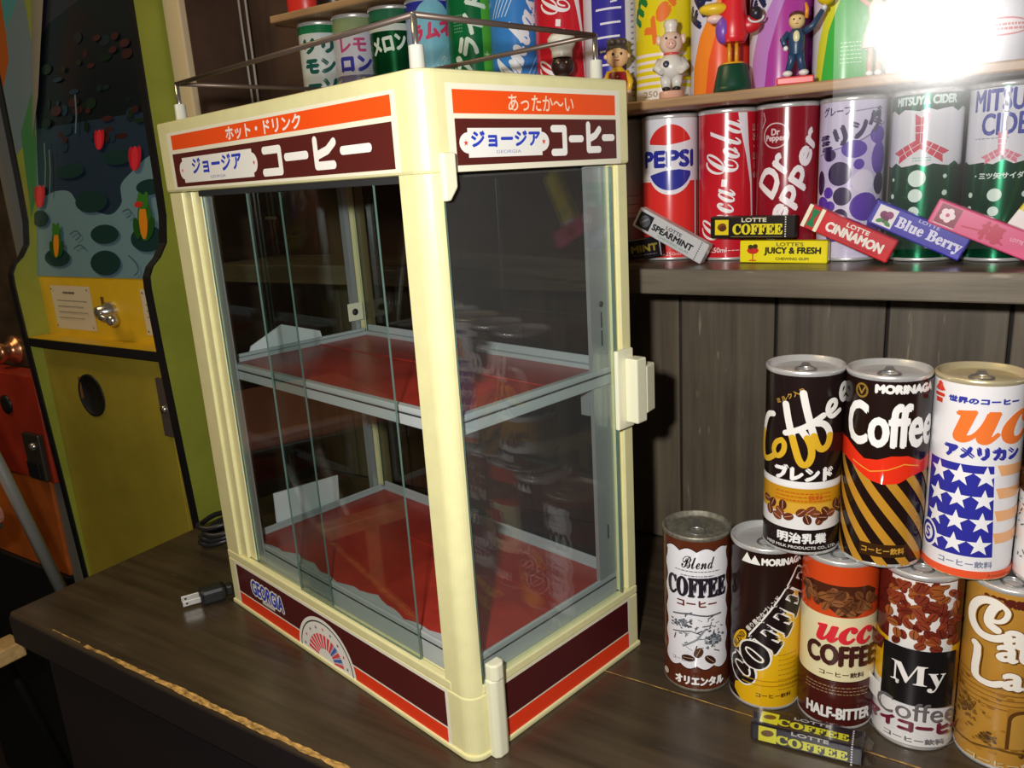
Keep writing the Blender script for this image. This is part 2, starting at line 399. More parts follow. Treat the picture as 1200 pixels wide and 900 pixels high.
# base
b = MB(); b.prism(rounded(0, 0, D, W, 0.012), 0.004, 0.050, m_cream, smooth=False)
b.prism(rounded(-0.0015, -0.0015, D + 0.0015, W + 0.0015, 0.013), 0.0, 0.0045, m_cream)
b.box((0, 0.02, 0.050), (0.0062, W, 0.058), m_cream); b.box((0.0105, 0.02, 0.050), (0.0135, 0.335, 0.0545), m_cream)
b.box((0.012, 0, 0.050), (D, 0.007, 0.0575), m_cream); b.box((D - 0.01, 0.007, 0.050), (D, W, 0.058), m_cream); b.box((0.006, W - 0.008, 0.050), (D - 0.01, W, 0.058), m_cream)
part('base', b, bevel=0.0012)
# posts
def lpost(a0, a1): return rounded(0, 0, 0.0125, 0.0265, 0.0115)
b = MB(); b.prism(rounded(0.0005, 0.0005, 0.0125, 0.0265, 0.0115), 0.050, 0.402, m_cream); part('corner_post', b, bevel=0.0006)
b = MB(); b.box((0.0005, 0.331, 0.058), (0.016, W - 0.0005, 0.400), m_cream, 0.0008); b.box((0.003, 0.318, 0.058), (0.016, 0.331, 0.400), m_cream, 0.0008); b.box((0.006, 0.3065, 0.058), (0.016, 0.318, 0.400), m_cream, 0.0008)
b.box((0.0089, 0.2955, 0.058), (0.0104, 0.3064, 0.400), m_alu); part('front_post', b)
b = MB(); b.box((0.180, 0.0005, 0.058), (D - 0.0005, 0.020, 0.400), m_cream, 0.0008); b.box((0.1735, 0.004, 0.058), (0.180, 0.020, 0.400), m_cream, 0.0008)
part('side_post', b)
b = MB()
for z0, z1 in ((0.0757, 0.2363), (0.2502, 0.400)): b.box((0.151, 0.0065, z0), (0.1732, 0.010, z1), m_alu)
for z in (0.288, 0.274, 0.115): b.box((0.1625, 0.0061, z - 0.006), (0.1637, 0.0066, z + 0.006), m_line)
b.lathe([(0, 0), (0.0022, 0), (0.0022, 0.0008), (0, 0.0012)], m_line, 12, Matrix.Translation((0.163, 0.0065, 0.300)) @ Matrix.Rotation(PI / 2, 4, 'X'))
tag(part('inner_rail', b), 'grey metal upright with slots')
b = MB(); b.box((0.176, 0.336, 0.058), (D - 0.0005, W - 0.0005, 0.400), m_cream, 0.0008); b.box((0.166, 0.334, 0.058), (0.1758, 0.340, 0.400), m_cream, 0.0006); part('rear_post', b)
b = MB(); b.box((0.160, 0.328, 0.058), (0.1655, 0.336, 0.400), m_alu); part('inner_rail', b)
b = MB(); b.box((0.152, 0.327, 0.262), (0.170, 0.3279, 0.280), m_cream2, 0.0004); b.lathe([(0.0035, 0), (0.0035, 0.0006), (0, 0.0006)], m_line, 14, Matrix.Translation((0.160, 0.3269, 0.271)) @ Matrix.Rotation(PI / 2, 4, 'X'))
tag(part('clip', b), 'small cream clip with a round hole')
# head box
b = MB(); b.prism(rounded(-0.0012, -0.0012, D + 0.001, W + 0.001, 0.012), 0.4005, H, m_cream); part('sign_box', b, bevel=0.0022)
b = MB(); b.box((0.012, 0.012, 0.3975), (D - 0.008, W - 0.008, 0.4004), m_dk)
for a in (0.0045, 0.0105): b.box((a - 0.0012, 0.028, 0.396), (a + 0.0012, 0.304, 0.4004), m_line)
part('head_underside', b)
ORG, BRN, WHT, BLU = 'f8561a', '5a231f', 'f4f2ec', '2f45c0'
def kohi(a, pts, wd):     # rounded brush lettering
    for p in pts: a.stroke(p, wd, 'fbf8f2')
def plaque(a, x0, x1, y0, y1, bx, star=True):
    ym, dh = (y0 + y1) / 2, (y1 - y0)
    a.rect(x0 + bx, y0, x1 - bx, y1, WHT); a.ell(x0 + bx + 0.5, ym, bx + .5, dh * .36, WHT); a.ell(x1 - bx - 0.5, ym, bx + .5, dh * .36, WHT)
    for sx in (x0 + bx * .75, x1 - bx * .75): a.star(sx, ym, 2.1, 'e8423c')
# front sign (u = -y mm)
a = Art(); a.rect(-338, 402.5, -20.5, 449, 'f3eed6'); a.rect(-330, 434.8, -25.5, 446.6, ORG); a.rect(-332, 404.6, -26, 431.6, BRN)
a.text('ホット・ドリンク', -178, 440.6, 107, 9.4, WHT, bold=0.35)
plaque(a, -322, -189, 407.6, 427.6, 7)
a.text('ジョージア', -255, 420.2, 84, 11.6, BLU, bold=0.55); a.text('GEORGIA', -254, 410.6, 26, 2.2, '8a8fc0')
kohi(a, [[(-178, 424.8), (-156.5, 424.8), (-156.5, 409.6), (-180, 409.6)], [(-148, 418.6), (-122, 418.6)], [(-110, 427), (-110, 410.6), (-90, 410.6)], [(-108, 417.4), (-96, 420), (-88, 424.6)], [(-79, 418.6), (-50, 418.6)]], 5.4)
b = MB(); a.flat(b, (-0.0013, 0, 0), (0, -1, 0), (0, 0, 1), 0.3); tag(part('front_sign', b), 'orange and maroon front sign with white lettering')
# side sign (u = x mm)
a = Art(); a.rect(18, 400.8, 182, 450.6, 'f3eed6'); a.rect(23, 433.8, 176.5, 447.2, ORG); a.rect(23.5, 404.4, 177, 431, BRN)
a.text('あったか～い', 100, 440.5, 62, 9.6, 'fbe2c4', bold=0.12)
plaque(a, 26, 105, 408.6, 425.6, 7)
a.text('ジョージア', 66, 419.2, 60, 8.8, BLU, bold=0.5); a.text('GEORGIA', 67, 411.6, 22, 1.9, '8a8fc0')
kohi(a, [[(109, 425), (120.5, 425), (120.5, 410), (109, 410)], [(127, 418.4), (138, 418.4)], [(145.5, 427.4), (145.5, 411), (157, 411)], [(146, 418), (153, 420.4), (157.5, 424.4)], [(162.5, 418.8), (172.5, 418.8)]], 4.6)
b = MB(); a.flat(b, (0, -0.0013, 0), (1, 0, 0), (0, 0, 1), 0.3); tag(part('side_sign', b), 'orange and maroon side sign with white lettering')
# base stickers
a = Art(); a.rect(-344, 3.2, -24, 50, 'f2eedc'); a.rect(-340, 18, -27.5, 47, '521a1c'); a.rect(-340, 4.2, -28, 16.6, 'ee3e1c')
cx = -187.5
a.ell(cx, 3.4, 44, 40, 'f4f2ea', n=40, a0=0, a1=180); a.ell(cx, 3.4, 40.6, 36.8, '3a3c46', n=40, a0=0, a1=180); a.ell(cx, 3.4, 39.2, 35.4, 'f4f2ea', n=40, a0=0, a1=180)
for i in range(13):
    t0 = math.radians(6 + i * 13); t1 = t0 + math.radians(8.6)
    a.poly([(cx + 12 * math.cos(t0), 4 + 11 * math.sin(t0)), (cx + 27 * math.cos(t0), 4 + 24.5 * math.sin(t0)), (cx + 27 * math.cos(t1), 4 + 24.5 * math.sin(t1)), (cx + 12 * math.cos(t1), 4 + 11 * math.sin(t1))], 'ea4a52' if i > 4 or i % 2 == 0 else '4a6ab4')
    if i < 4:
        t2 = t1 + math.radians(2); t3 = t1 + math.radians(3.4)
        a.poly([(cx + 12 * math.cos(t2), 4 + 11 * math.sin(t2)), (cx + 27 * math.cos(t2), 4 + 24.5 * math.sin(t2)), (cx + 27 * math.cos(t3), 4 + 24.5 * math.sin(t3)), (cx + 12 * math.cos(t3), 4 + 11 * math.sin(t3))], '3a55a8')
for i in range(9):
    t = math.radians(10 + i * 20); a.star(cx + 33 * math.cos(t), 4 + 30 * math.sin(t), 1.9, ('46506e', 'd8484c')[i % 3 == 1])
a.text('GEORGIA', -282, 32.5, 58, 14, BLU, bold=0.7, out=('f4f2ea', 1.5)); a.rect(-293, 20.6, -270, 23.8, 'd8d4cc')
b = MB(); a.flat(b, (-0.0001, 0, 0), (0, -1, 0), (0, 0, 1), 0.32); tag(part('front_sticker', b), 'maroon and orange sticker with a fan emblem and blue lettering')
a = Art(); a.rect(23, 3.4, 180.5, 50.4, 'e9e2c8'); a.rect(26, 19.8, 177.5, 48, '4c181b'); a.rect(26, 4.4, 178, 18.6, 'ee3e1c')
b = MB(); a.flat(b, (0, -0.0001, 0), (1, 0, 0), (0, 0, 1), 0.32); tag(part('side_sticker', b), 'plain maroon and orange striped sticker')
# shelf and bottom tray
def tray(name, x0, x1, y0, y1, z0, z1, rim, front):
    b = MB(); b.box((x0, y0, z0), (x1, y1, z1 - 0.004), m_grey, 0.0006)
    b.box((x0, y0, z1 - 0.004), (x0 + rim, y1, z1), m_grey, 0.0006); b.box((x1 - rim, y0, z1 - 0.004), (x1, y1, z1), m_grey, 0.0006)
    b.box((x0 + rim, y0, z1 - 0.004), (x1 - rim, y0 + rim, z1), m_grey, 0.0006); b.box((x0 + rim, y1 - rim, z1 - 0.004), (x1 - rim, y1, z1), m_grey, 0.0006)
    b.box((x0 - 0.0003, y0 + 0.001, z1 - 0.0055), (x0, y1 - 0.001, z1 - 0.0042), m_line); b.box((x0 + 0.001, y0 - 0.0003, z1 - 0.0055), (x1 - 0.001, y0, z1 - 0.0042), m_line)
    b.box((x1 - 0.0022, y0 + 0.004, z1), (x1, y1 - 0.004, z1 + 0.0065), m_grey, 0.0006); b.box((x0 + 0.012, y1 - 0.0022, z1), (x1 - 0.004, y1, z1 + 0.003), m_grey, 0.0006)
    t = part(name, b)
    b = MB(); n = 34; xr = x0 + rim
    e = [(xr + front * (0.62 + 0.26 * math.sin(i * 0.55) + 0.14 * math.sin(i * 1.9) + 0.10 * random.random()), y0 + rim + (y1 - y0 - 2 * rim) * i / n) for i in range(n + 1)]
    if not front: e = [(xr, p[1]) for p in e]
    for p, q in zip(e, e[1:]): b.faces([(p[0], p[1], z1 - 0.0036), (x1 - rim, p[1], z1 - 0.0036), (x1 - rim, q[1], z1 - 0.0036), (q[0], q[1], z1 - 0.0036)], [(0, 1, 2, 3)], m_red)
    xm = x0 + (x1 - x0) * 0.62; b.box((xm, y0 + rim, z1 - 0.0037), (xm + 0.0015, y1 - rim, z1 - 0.0030), m_red)
    tag(b.build('red_surface', t), 'worn red painted shelf surface')
    return t
tray('shelf', 0.0108, 0.1730, 0.0062, 0.327, 0.2365, 0.2500, 0.006, 0.003)
tray('bottom_tray', 0.0108, 0.1730, 0.0068, 0.327, 0.0505, 0.0755, 0.0025, 0.012)
for p, q in (((0.0105, 0.300, 0.205), (0.0122, 0.306, 0.2364)), ((0.160, 0.318, 0.190), (0.162, 0.3275, 0.2364)), ((0.150, 0.0105, 0.215), (0.1528, 0.0185, 0.2364))):
    b = MB(); b.box(p, q, m_alu); part('shelf_bracket', b)
# glass
def pane(name, a, c, lab, par=ROOT, m_glass=m_glass):
    b = MB(); (x0, y0, z0), (x1, y1, z1) = a, c
    vs = [(x0, y0, z0), (x1, y0, z0), (x1, y1, z0), (x0, y1, z0), (x0, y0, z1), (x1, y0, z1), (x1, y1, z1), (x0, y1, z1)]
    fs = [(0, 3, 2, 1), (4, 5, 6, 7), (0, 1, 5, 4), (1, 2, 6, 5), (2, 3, 7, 6), (3, 0, 4, 7)]
    thin = min(range(3), key=lambda i: c[i] - a[i]); big = {0: (3, 5), 1: (2, 4), 2: (0, 1)}[thin]
    V = b.faces(vs, [], m_glass); kg, ke = b.mi(m_glass), b.mi(m_edge)
    for i, f in enumerate(fs): q = b.bm.faces.new([V[j] for j in f]); q.material_index = kg if i in big else ke
    return tag(part(name, b, par), lab)
pane('sliding_pane', (0.0030, 0.057, 0.0585), (0.0046, 0.222, 0.3965), 'outer sliding glass pane, right half')
pane('sliding_pane', (0.0066, 0.1790, 0.0510), (0.0082, 0.3062, 0.3965), 'inner sliding glass pane, left half')
pane('end_glass', (0.020, W - 0.006, 0.058), (0.175, W - 0.003, 0.400), 'left end glass')
m_back = glass('dimming_back_glass', (0.66, 0.64, 0.62))  # pane added behind, its tint dims the cabinet interior
pane('dimming_back_pane', (0.1765, 0.0205, 0.0585), (0.1785, 0.333, 0.400), 'added back glass, tinted to darken the interior', ROOT, m_back)
door = pane('side_door', (0.0135, 0.0005, 0.0545), (0.1728, 0.0035, 0.399), 'glass door in the right side', ROOT, m_door)
b = MB(); b.prism([(0.168, 0.0), (0.168, -0.004), (0.176, -0.0045), (0.1875, -0.0045), (0.1875, 0.0)], 0.2005, 0.2635, m_cream2)
b.prism([(0.176, -0.0045), (0.176, -0.016), (0.1885, -0.016), (0.1885, -0.0045)], 0.206, 0.257, m_cream2)
b.prism([(0.1885, -0.002), (0.1885, -0.016), (0.2035, -0.013), (0.2035, -0.002)], 0.2115, 0.2495, m_cream2); tag(b.build('door_handle', door, bevel=0.0012), 'cream plastic latch handle')
b = MB(); z0, z1 = 0.0, 0.074
b.prism([(0.0135, -0.0002), (0.0135, -0.006), (0.017, -0.0085), (0.024, -0.0085), (0.0275, -0.006), (0.0275, -0.0002)], z0, z1 - 0.012, m_cream2)
b.prism([(0.0145, -0.0002), (0.0145, -0.0065), (0.018, -0.0095), (0.0235, -0.0095), (0.0265, -0.0065), (0.0265, -0.0002)], z1 - 0.0125, z1, m_cream2); tag(b.build('hinge', door, bevel=0.0012), 'cream plastic pivot hinge at the bottom')
b = MB(); b.prism([(0.0085, 0.412), (0.0085, 0.3845), (0.0125, 0.3845), (0.0185, 0.392), (0.0185, 0.412)], 0.0014, 0.0062, m_cream2, Matrix.Rotation(PI / 2, 4, 'X')); tag(b.build('hinge', door, bevel=0.0012), 'cream plastic pivot hinge at the top')
# guard rail on top
m_chr = mat('chrome_wire', (0.62, 0.60, 0.57), 0.22, 0.9)
m_tarn = mat('tarnished_wire', (0.16, 0.12, 0.10), 0.4, 0.6)
b = MB(); P = [(0.012, 0.014), (0.012, 0.333), (0.173, 0.333), (0.173, 0.012)]; zr = 0.4885
for i in range(4): b.tube([(*P[i], zr), (*P[(i + 1) % 4], zr)], 0.0018, m_tarn)
for p in P: b.ball(Vector((*p, zr)), 0.0019, m_chr, n=8); b.tube([(*p, H - 0.001), (*p, zr)], 0.0019, m_chr)
rail = tag(part('guard_rail', b), 'thin wire rail with upright posts at the corners')
for p in P:
    b = MB(); b.lathe([(0, 0), (0.0048, 0), (0.0045, 0.014), (0.003, 0.0145)], mat('milky_sleeve', (0.72, 0.74, 0.66), 0.35), 14, Matrix.Translation((*p, H - 0.0005))); b.build('rail_sleeve', rail)

# ---------------------------------------------------------------- shelves on the wall
m_shelf = wood('dark_shelf_wood', (0.16, 0.135, 0.098), 1, 0.32, scratch=0.2)
m_pine = wood('tan_shelf_wood', (0.42, 0.26, 0.13), 1, 0.45)
def shelf(x, z0, z1, y0, y1, m, lab):
    b = MB(); b.box((x, y0, z0), (0.3925 if z1 < 0.35 else 0.3995, y1, z1), m, 0.0015)
    return tag(b.build('wall_shelf'), lab, 'shelf', 'wall shelves')
shelf(0.28, 0.289, 0.311, -0.72, 0.5845, m_shelf, 'thick dark wooden shelf, lowest of the three, carrying soda cans and gum packs')
shelf(0.30, 0.4445, 0.4525, -0.72, 0.52, m_pine, 'thin tan middle shelf carrying cans and small figurines')
shelf(0.335, 0.587, 0.595, -0.30, 0.482, m_pine, 'short tan top shelf ending at upper left')

# ---------------------------------------------------------------- printed cans
R0, H0 = 25.6, 131.0
def U(t): return R0 * math.asin(max(-1, min(1, t)))
m_tin = mat('tin_plate', (0.74, 0.74, 0.73), 0.3, 0.55, bump=0.06, bscale=30)
m_tin2 = mat('gold_tin_plate', (0.74, 0.64, 0.40), 0.3, 0.55)
m_tab = mat('pull_tab_metal', (0.5, 0.5, 0.5), 0.3, 0.9)
m_old = mat('dull_tin_plate', (0.30, 0.28, 0.22), 0.5, 0.7, var=0.4, vscale=(60, 60, 60))
def can(name, label, cat, group, x, y, z, art, body, lid=None, turn=0.0, metals=(), rough=0.22, h=H0, r=R0):
    lid = lid or m_tin; r, h = r * 1e-3, h * 1e-3
    t = thing(name, label, cat, (x, y, z), math.atan2(CAM.y - y, CAM.x - x) + turn, group)
    b = MB(); b.lathe([(r - 0.0004, 0.0015), (r, 0.003), (r, h - 0.0042), (r - 0.0005, h - 0.0032)], mat('print_' + body, body, rough, 0.75 if body in metals else 0.0), 64)
    art.wrap(b, r, 0, 0.0, rough, 64, (h - 0.0042) * 1e3, metals=metals); b.build('can_body', t, radial=True)
    b = MB(); b.lathe([(r - 0.0003, h - 0.0040), (r + 0.0003, h - 0.0026), (r + 0.0003, h - 0.0008), (r - 0.0006, h), (r - 0.0014, h - 0.0004), (r - 0.0020, h - 0.0038), (r - 0.004, h - 0.0042), (r - 0.006, h - 0.0034), (0, h - 0.0034)], lid, 48)
    l = b.build('lid', t)
    b = MB(); q = [(0.0085 + 0.0065 * math.cos(2 * PI * i / 16), 0.0065 * math.sin(2 * PI * i / 16), h - 0.0026) for i in range(17)]; b.tube(q, 0.0009, m_tab, 6, cap=False)
    b.prism([(-0.014, -0.002), (0.002, -0.0042), (0.002, 0.0042), (-0.014, 0.002)], h - 0.0034, h - 0.0029, m_tab); b.build('pull_tab', l)
    b = MB(); b.lathe([(0, 0.001), (r - 0.003, 0.001), (r - 0.0012, 0), (r + 0.0003, 0.0006), (r + 0.0003, 0.0022), (r - 0.0004, 0.0034)], lid, 48); b.build('base_rim', t)
    return t
def band(a, v0, v1, c): return a.rect(-81, v0, 81, v1, c)
def beans(a, pts, rx, ry, cols, crease='2a120a'):
    for i, (u, v) in enumerate(pts):
        q = (i * 67) % 180; a.ell(u, v, rx, ry, cols[i % len(cols)], q, 12); c, s_ = math.cos(math.radians(q)), math.sin(math.radians(q))
        a.stroke([(u - c * rx * .8, v - s_ * rx * .8), (u, v), (u + c * rx * .8, v + s_ * rx * .8)], 0.45, crease, False)
def lines(a, u0, u1, v, c, n=1, dv=2.6, wd=0.7):       # tiny unreadable print
    for k in range(n):
        x = u0
        while x < u1:
            l = random.uniform(1.0, 3.2); a.stroke([(x, v - k * dv), (min(x + l, u1), v - k * dv)], wd, c, False); x += l + 0.7
SER = lambda s: ''.join(chr(0x1D400 + ord(c) - 65) if 'A' <= c <= 'Z' else chr(0x1D41A + ord(c) - 97) if 'a' <= c <= 'z' else c for c in s)      # bold serif
SERI = lambda s: ''.join(chr(0x1D468 + ord(c) - 65) if 'A' <= c <= 'Z' else chr(0x1D482 + ord(c) - 97) if 'a' <= c <= 'z' else c for c in s)     # bold italic serif
SCR = lambda s: ''.join(chr(0x1D4D0 + ord(c) - 65) if 'A' <= c <= 'Z' else chr(0x1D4EA + ord(c) - 97) if 'a' <= c <= 'z' else c for c in s)      # bold script
def wavy(u0, u1, v0, v1, au, av, nu, nv):
    p = []
    for i in range(25): t = i / 24; p.append((u0 + (u1 - u0) * t, v0 - av * abs(math.sin(PI * nu * t)) + av / 2))
    for i in range(1, 25): t = i / 24; p.append((u1 + au * math.sin(2 * PI * nv * t), v0 + (v1 - v0) * t))
    for i in range(1, 25): t = i / 24; p.append((u1 + (u0 - u1) * t, v1 + av * abs(math.sin(PI * nu * t)) - av / 2))
    for i in range(1, 24): t = i / 24; p.append((u0 - au * math.sin(2 * PI * nv * (1 - t)), v1 + (v0 - v1) * t))
    return p
CG = 'coffee cans stacked on the counter'
def cc(label, x, y, z, art, body, **k): return can('coffee_can', label, 'coffee can', CG, x, y, z, art, body, **k)
# bottom row, from the cabinet outwards
a = Art(); a.poly(wavy(-27, 27, 21, 121, 1.3, 3, 4, 5), '2a1712'); a.poly(wavy(-26.4, 26.4, 21.8, 120.2, 1.3, 3, 4, 5), 'eceaee')
a.text(SCR('Blend'), 1, 110.5, 25, 10, '2a2226', bold=0.15); lines(a, -17, 18, 103.2, '55505a', 1); lines(a, -12, 13, 99.6, '55505a', 1)
a.text(SER('COFFEE'), 0, 90, 47, 15.5, '26202a', bold=0.75); a.text('コーヒー', 0, 76.6, 30, 5.0, '6a2f1c', bold=0.35)
for k in range(46):
    u, v = random.uniform(-18, 18), random.uniform(36, 68); l = random.uniform(1.5, 6); q = random.choice((0.1, 0.5, -0.5, 1.3)); a.stroke([(u, v), (u + l * math.cos(q), v + l * math.sin(q))], random.uniform(0.4, 1.0), random.choice(('5b5f66', '7d828a', '3c4046')), False)
a.stroke([(-18, 66), (-6, 68.5), (8, 67), (18, 68)], 1.2, '5b5f66'); a.stroke([(-10, 40), (0, 47), (6, 56)], 1.4, '8d9298'); [a.ell(12 + random.gauss(0, 3), 47 + random.gauss(0, 3.4), random.uniform(.6, 1.6), random.uniform(.5, 1.2), random.choice(('4a4f57', '6b7078', '9a9fa6')), random.uniform(0, 180), 8) for k in range(60)]; [a.ell(-10 + random.gauss(0, 4), 60 + random.gauss(0, 2.4), random.uniform(.6, 1.8), random.uniform(.4, .9), random.choice(('4a4f57', '7b8088')), random.uniform(0, 180), 8) for k in range(36)]; a.stroke([(-17, 52), (-4, 55), (2, 53)], 0.8, '55595f')
beans(a, [(-6, 31.5), (1, 37), (9, 31)], 4.6, 2.9, ('3a2016', '53311f'), 'b09a80'); a.text('コーヒー', -11, 29.5, 13, 2.6, '4a4450')
a.text('オリエンタル', 2, 12.2, 34, 7.2, 'f2efec', bold=0.5); a.ell(-24, 13, 2.5, 2.8, 'c8b8a8')
cc('brown coffee can with a scalloped white panel, nearest the cabinet in the bottom row', 0.1725, -0.097, 0, a, '5c2a17', lid=m_old)
a = Art(); Y = 'e7b416'
a.poly([(-16, 1), (-25, 9), (-24, 15), (-10, 22), (6, 60), (26, 104), (44, 118), (44, 1)], Y)
a.text('\u25B2', -14, 122, 9, 8, 'f2efe8'); a.text('\u25B2', -8, 121.5, 8, 7, 'f2efe8'); a.text('MORINAGA', 13, 121, 32, 5, 'f2efe8', bold=0.4)
a.ell(-20.5, 53, 11, 4.6, Y, 58); a.text(SER('BLEND'), -20.5, 53, 17, 4.2, '4a2c12', rot=58, bold=0.2)
a.text('香り豊かなブレンド', -2, 79, 37, 3.8, 'd8d0c8', rot=53, bold=0.15)
a.text(SER('COFFEE'), 6, 65, 104, 21, '1d1214', rot=57, bold=1.3, out=('f2efe8', 1.3))
a.text('コーヒー飲料', 8, 12, 27, 3.6, '5a3a10', bold=0.15); lines(a, 10, 26, 46, 'b08a20', 8, 4)
for v in (21, 25): a.stroke([(-16, v), (44, v)], 0.8, 'b98d10', False)
cc('dark brown and yellow coffee can with big diagonal lettering in the bottom row', 0.1766, -0.1493, 0, a, '24120f')
a = Art(); band(a, 1, 39, '4a1a16'); band(a, 38.6, 89, 'e8dcb0'); band(a, 38, 39, '2c1010')
P = [(random.uniform(-23, 25), 103.5 - 0 * k) for k in range(1)]; P = []
for i in range(44):
    u = random.uniform(-26, 26); P.append((u, 108 - random.random() * (9 + 9 * max(0, 1 - abs(u - 4) / 22))))
a.poly([(-28, 110), (-24, 101), (-8, 96), (2, 89.6), (12, 90), (22, 96), (28, 108), (20, 113), (-20, 113)], '4a2416'); beans(a, P, 3.9, 2.7, ('744426', '8c5832', '5e3620'))
a.text(SERI('ucc'), 5, 76.5, 36, 12.5, 'dd2c38', bold=0.7); a.text('COFFEE', 4, 60, 47, 15, '46201c', bold=0.95); a.text('コーヒー飲料', 4, 45.5, 29, 4, '4a3a34', bold=0.1)
lines(a, -20, 22, 35, 'a88a60', 3, 2.4, 0.6); a.text('HALF-BITTER', 3, 14.5, 42, 8.4, 'e8e4e0', bold=0.45)
cc('orange, cream and maroon coffee can with a band of beans, third in the bottom row', 0.1795, -0.2005, 0, a, 'd2481a')
a = Art(); band(a, 1, 79, 'e4e2e0'); a.rect(-81, 44, 81, 79, 'e0aa14'); a.rect(-19, 72, 24, 131, 'e6e2de')
P = [(random.uniform(-19, 23), random.uniform(80, 126)) for k in range(105)]; beans(a, P, 3.6, 2.7, ('8a3a22', '6a2418', '9a5428', '7a3020'), '3a140c')
a.poly([(-81, 80), (-19, 80), (-21, 70), (-81, 66)], '5a1c16'); a.rect(-19, 37, 23, 79, '151315'); a.poly([(-40, 44), (-19.2, 44), (-19.2, 30), (-40, 30)], 'e4e2e0')
a.text(SER('My'), 2, 58, 30, 19, 'eeeae6'); a.text('\u2022', -9, 52, 2, 3, 'd8d4d0')
a.text('Coffee', 2, 32.5, 47, 14, '6a6468'); a.text('マイコーヒー', 2, 20.5, 60, 8, '6e1f38', bold=0.8); a.text('コーヒー飲料', 2, 10.5, 34, 4.2, '77727a', bold=0.1); a.stroke([(-81, 6), (81, 6)], 0.5, 'a09a9a', False)
cc('white coffee can with a black square below a top half of printed beans', 0.1825, -0.2517, 0, a, '5a1c16')
a = Art(); G = 'b98736'
for k in range(90):
    u, v = random.uniform(-40, 40), random.uniform(12, 62); a.ell(u, v, random.uniform(.8, 3), random.uniform(.5, 1.3), random.choice(('9a6a26', '7d5420', 'a87a30')), 0, 10)
for k in range(6): a.stroke([(-30, 66 - k * 3.6), (-10 + k * 4, 65 - k * 3.6), (34, 66 - k * 3.6)], 0.7, '8a5f24', False)
[a.ell(-18 + random.gauss(0, 3.4), 41 + random.gauss(0, 4), random.uniform(.7, 2), random.uniform(.6, 1.4), random.choice(('5c3c18', '74501e', '8a6228')), random.uniform(0, 180), 8) for k in range(70)]; a.rect(4, 24, 26, 50, 'a3742c'); a.ell(12, 42, 7.5, 7, '5c3a18'); a.rect(4.5, 20, 19.5, 42, '5c3a18'); a.ell(12, 41, 5.5, 5.5, 'b88a3c'); a.rect(6.5, 20, 17.5, 41, 'b88a3c')
for u, v in ((-6, 24), (18, 17), (26, 30)):
    for k in range(30): a.ell(u + random.gauss(0, 3), v + random.gauss(0, 2.2), random.uniform(.7, 1.8), random.uniform(.5, 1.2), random.choice(('4f3416', '6a4a1c', '7d5a24')), random.uniform(0, 180), 8)
a.stroke([(-30, 18), (-12, 17), (0, 20), (34, 16)], 1.4, '6a4a1c', False)
a.text('MORINAGA', 6, 124, 36, 5, '5a1f18', bold=0.6)
CW = 'ece6dc'
for d, c in ((1.2, '8a5a20'), (0, CW)):
    a.stroke(curve([(-7, 113), (-11, 111), (-9, 118), (-2, 118), (-1, 110), (-5, 104), (-10, 107), (-8, 118), (-4, 122), (-12, 123), (-18, 116), (-19, 106), (-14, 98), (-6, 97), (0, 101)][-10:], 2), 4.8 + d, c); a.stroke(curve([(-4, 122), (0, 118), (-2, 111), (-7, 109), (-10, 113), (-7, 116)], 2), 2.8 + d, c); a.text('afé', 12, 103, 25, 17, c, bold=0.9 + d / 2)
    a.text('au', 6, 89.5, 19, 10.5, c, bold=0.8 + d / 2); a.stroke(curve([(-15, 90), (-13, 88), (-14, 70), (-12, 66), (-5, 65), (0, 68)], 1), 4.2 + d, c); a.text('ait', 11, 72.5, 21, 15, c, bold=0.9 + d / 2)
a.poly([(11, 52), (34, 63), (34, 72), (11, 60)], 'cc2a24'); a.text('特別', 18, 60, 9, 5, 'f0e8e0', rot=25)
a.text('コーヒー飲料', 6, 9, 40, 4.2, 'd8c498', bold=0.1)
cc('golden tan coffee can with white hooked lettering, rightmost in the bottom row', 0.187, -0.3035, 0, a, G)
# upper row
Z1 = H0 * 1e-3 + 0.0002
a = Art(); band(a, 1, 51.5, 'e6e4e2'); band(a, 50, 54, 'eeecea'); band(a, 38, 49, 'c8901c'); band(a, 30, 38.2, 'd7a53a'); band(a, 1, 19, '1f1413')
lines(a, -18, 20, 45.5, 'c4561c', 3, 2.6, 0.8); a.text('飲料', 9, 43, 9, 4.2, 'c4421c')
P = [(-26, 37), (-20, 35.5), (-14, 31), (-8, 28), (-12, 36), (-16, 27), (0, 32), (4, 27), (9, 31.5), (12, 26.5), (16, 33), (20, 31), (24, 37), (27, 33), (6, 34), (-22, 30), (14, 28.6), (30, 38)]
beans(a, P, 3.7, 2.8, ('6a3420', '52261a', '7a4028'), 'c89878')
a.text('ミルク入り', -9, 114, 20, 3.4, 'b08a3a', rot=30, bold=0.15)
def px_(q): return [(U((x - 237) / 157), (845 - y) / 717 * 131) for x, y in q]
def brush(a, q, wd, split=372):
    q = curve(q, 2); w_, y_ = [], []
    for g in zip(q, q[1:]): (w_ if (g[0][1] + g[1][1]) / 2 < split else y_).append(g)
    for c, L in (('ece8e2', w_), ('d8ac2c', y_)):
        run = []
        for g in L:
            if run and run[-1] != g[0]: a.stroke(px_(run), wd, c); run = []
            run = run or [g[0]]; run.append(g[1])
        if run: a.stroke(px_(run), wd, c)
brush(a, [(124, 300), (104, 306), (94, 350), (88, 430), (92, 488), (110, 482), (134, 456)], 4.0)
brush(a, [(158, 392), (136, 405), (126, 440), (142, 464), (166, 440), (170, 405), (158, 392)], 3.6)
brush(a, [(170, 252), (182, 320), (206, 410), (228, 478), (256, 480), (272, 440), (262, 390), (232, 350)], 4.4)
brush(a, [(172, 362), (220, 345), (262, 322), (306, 290)], 4.0)
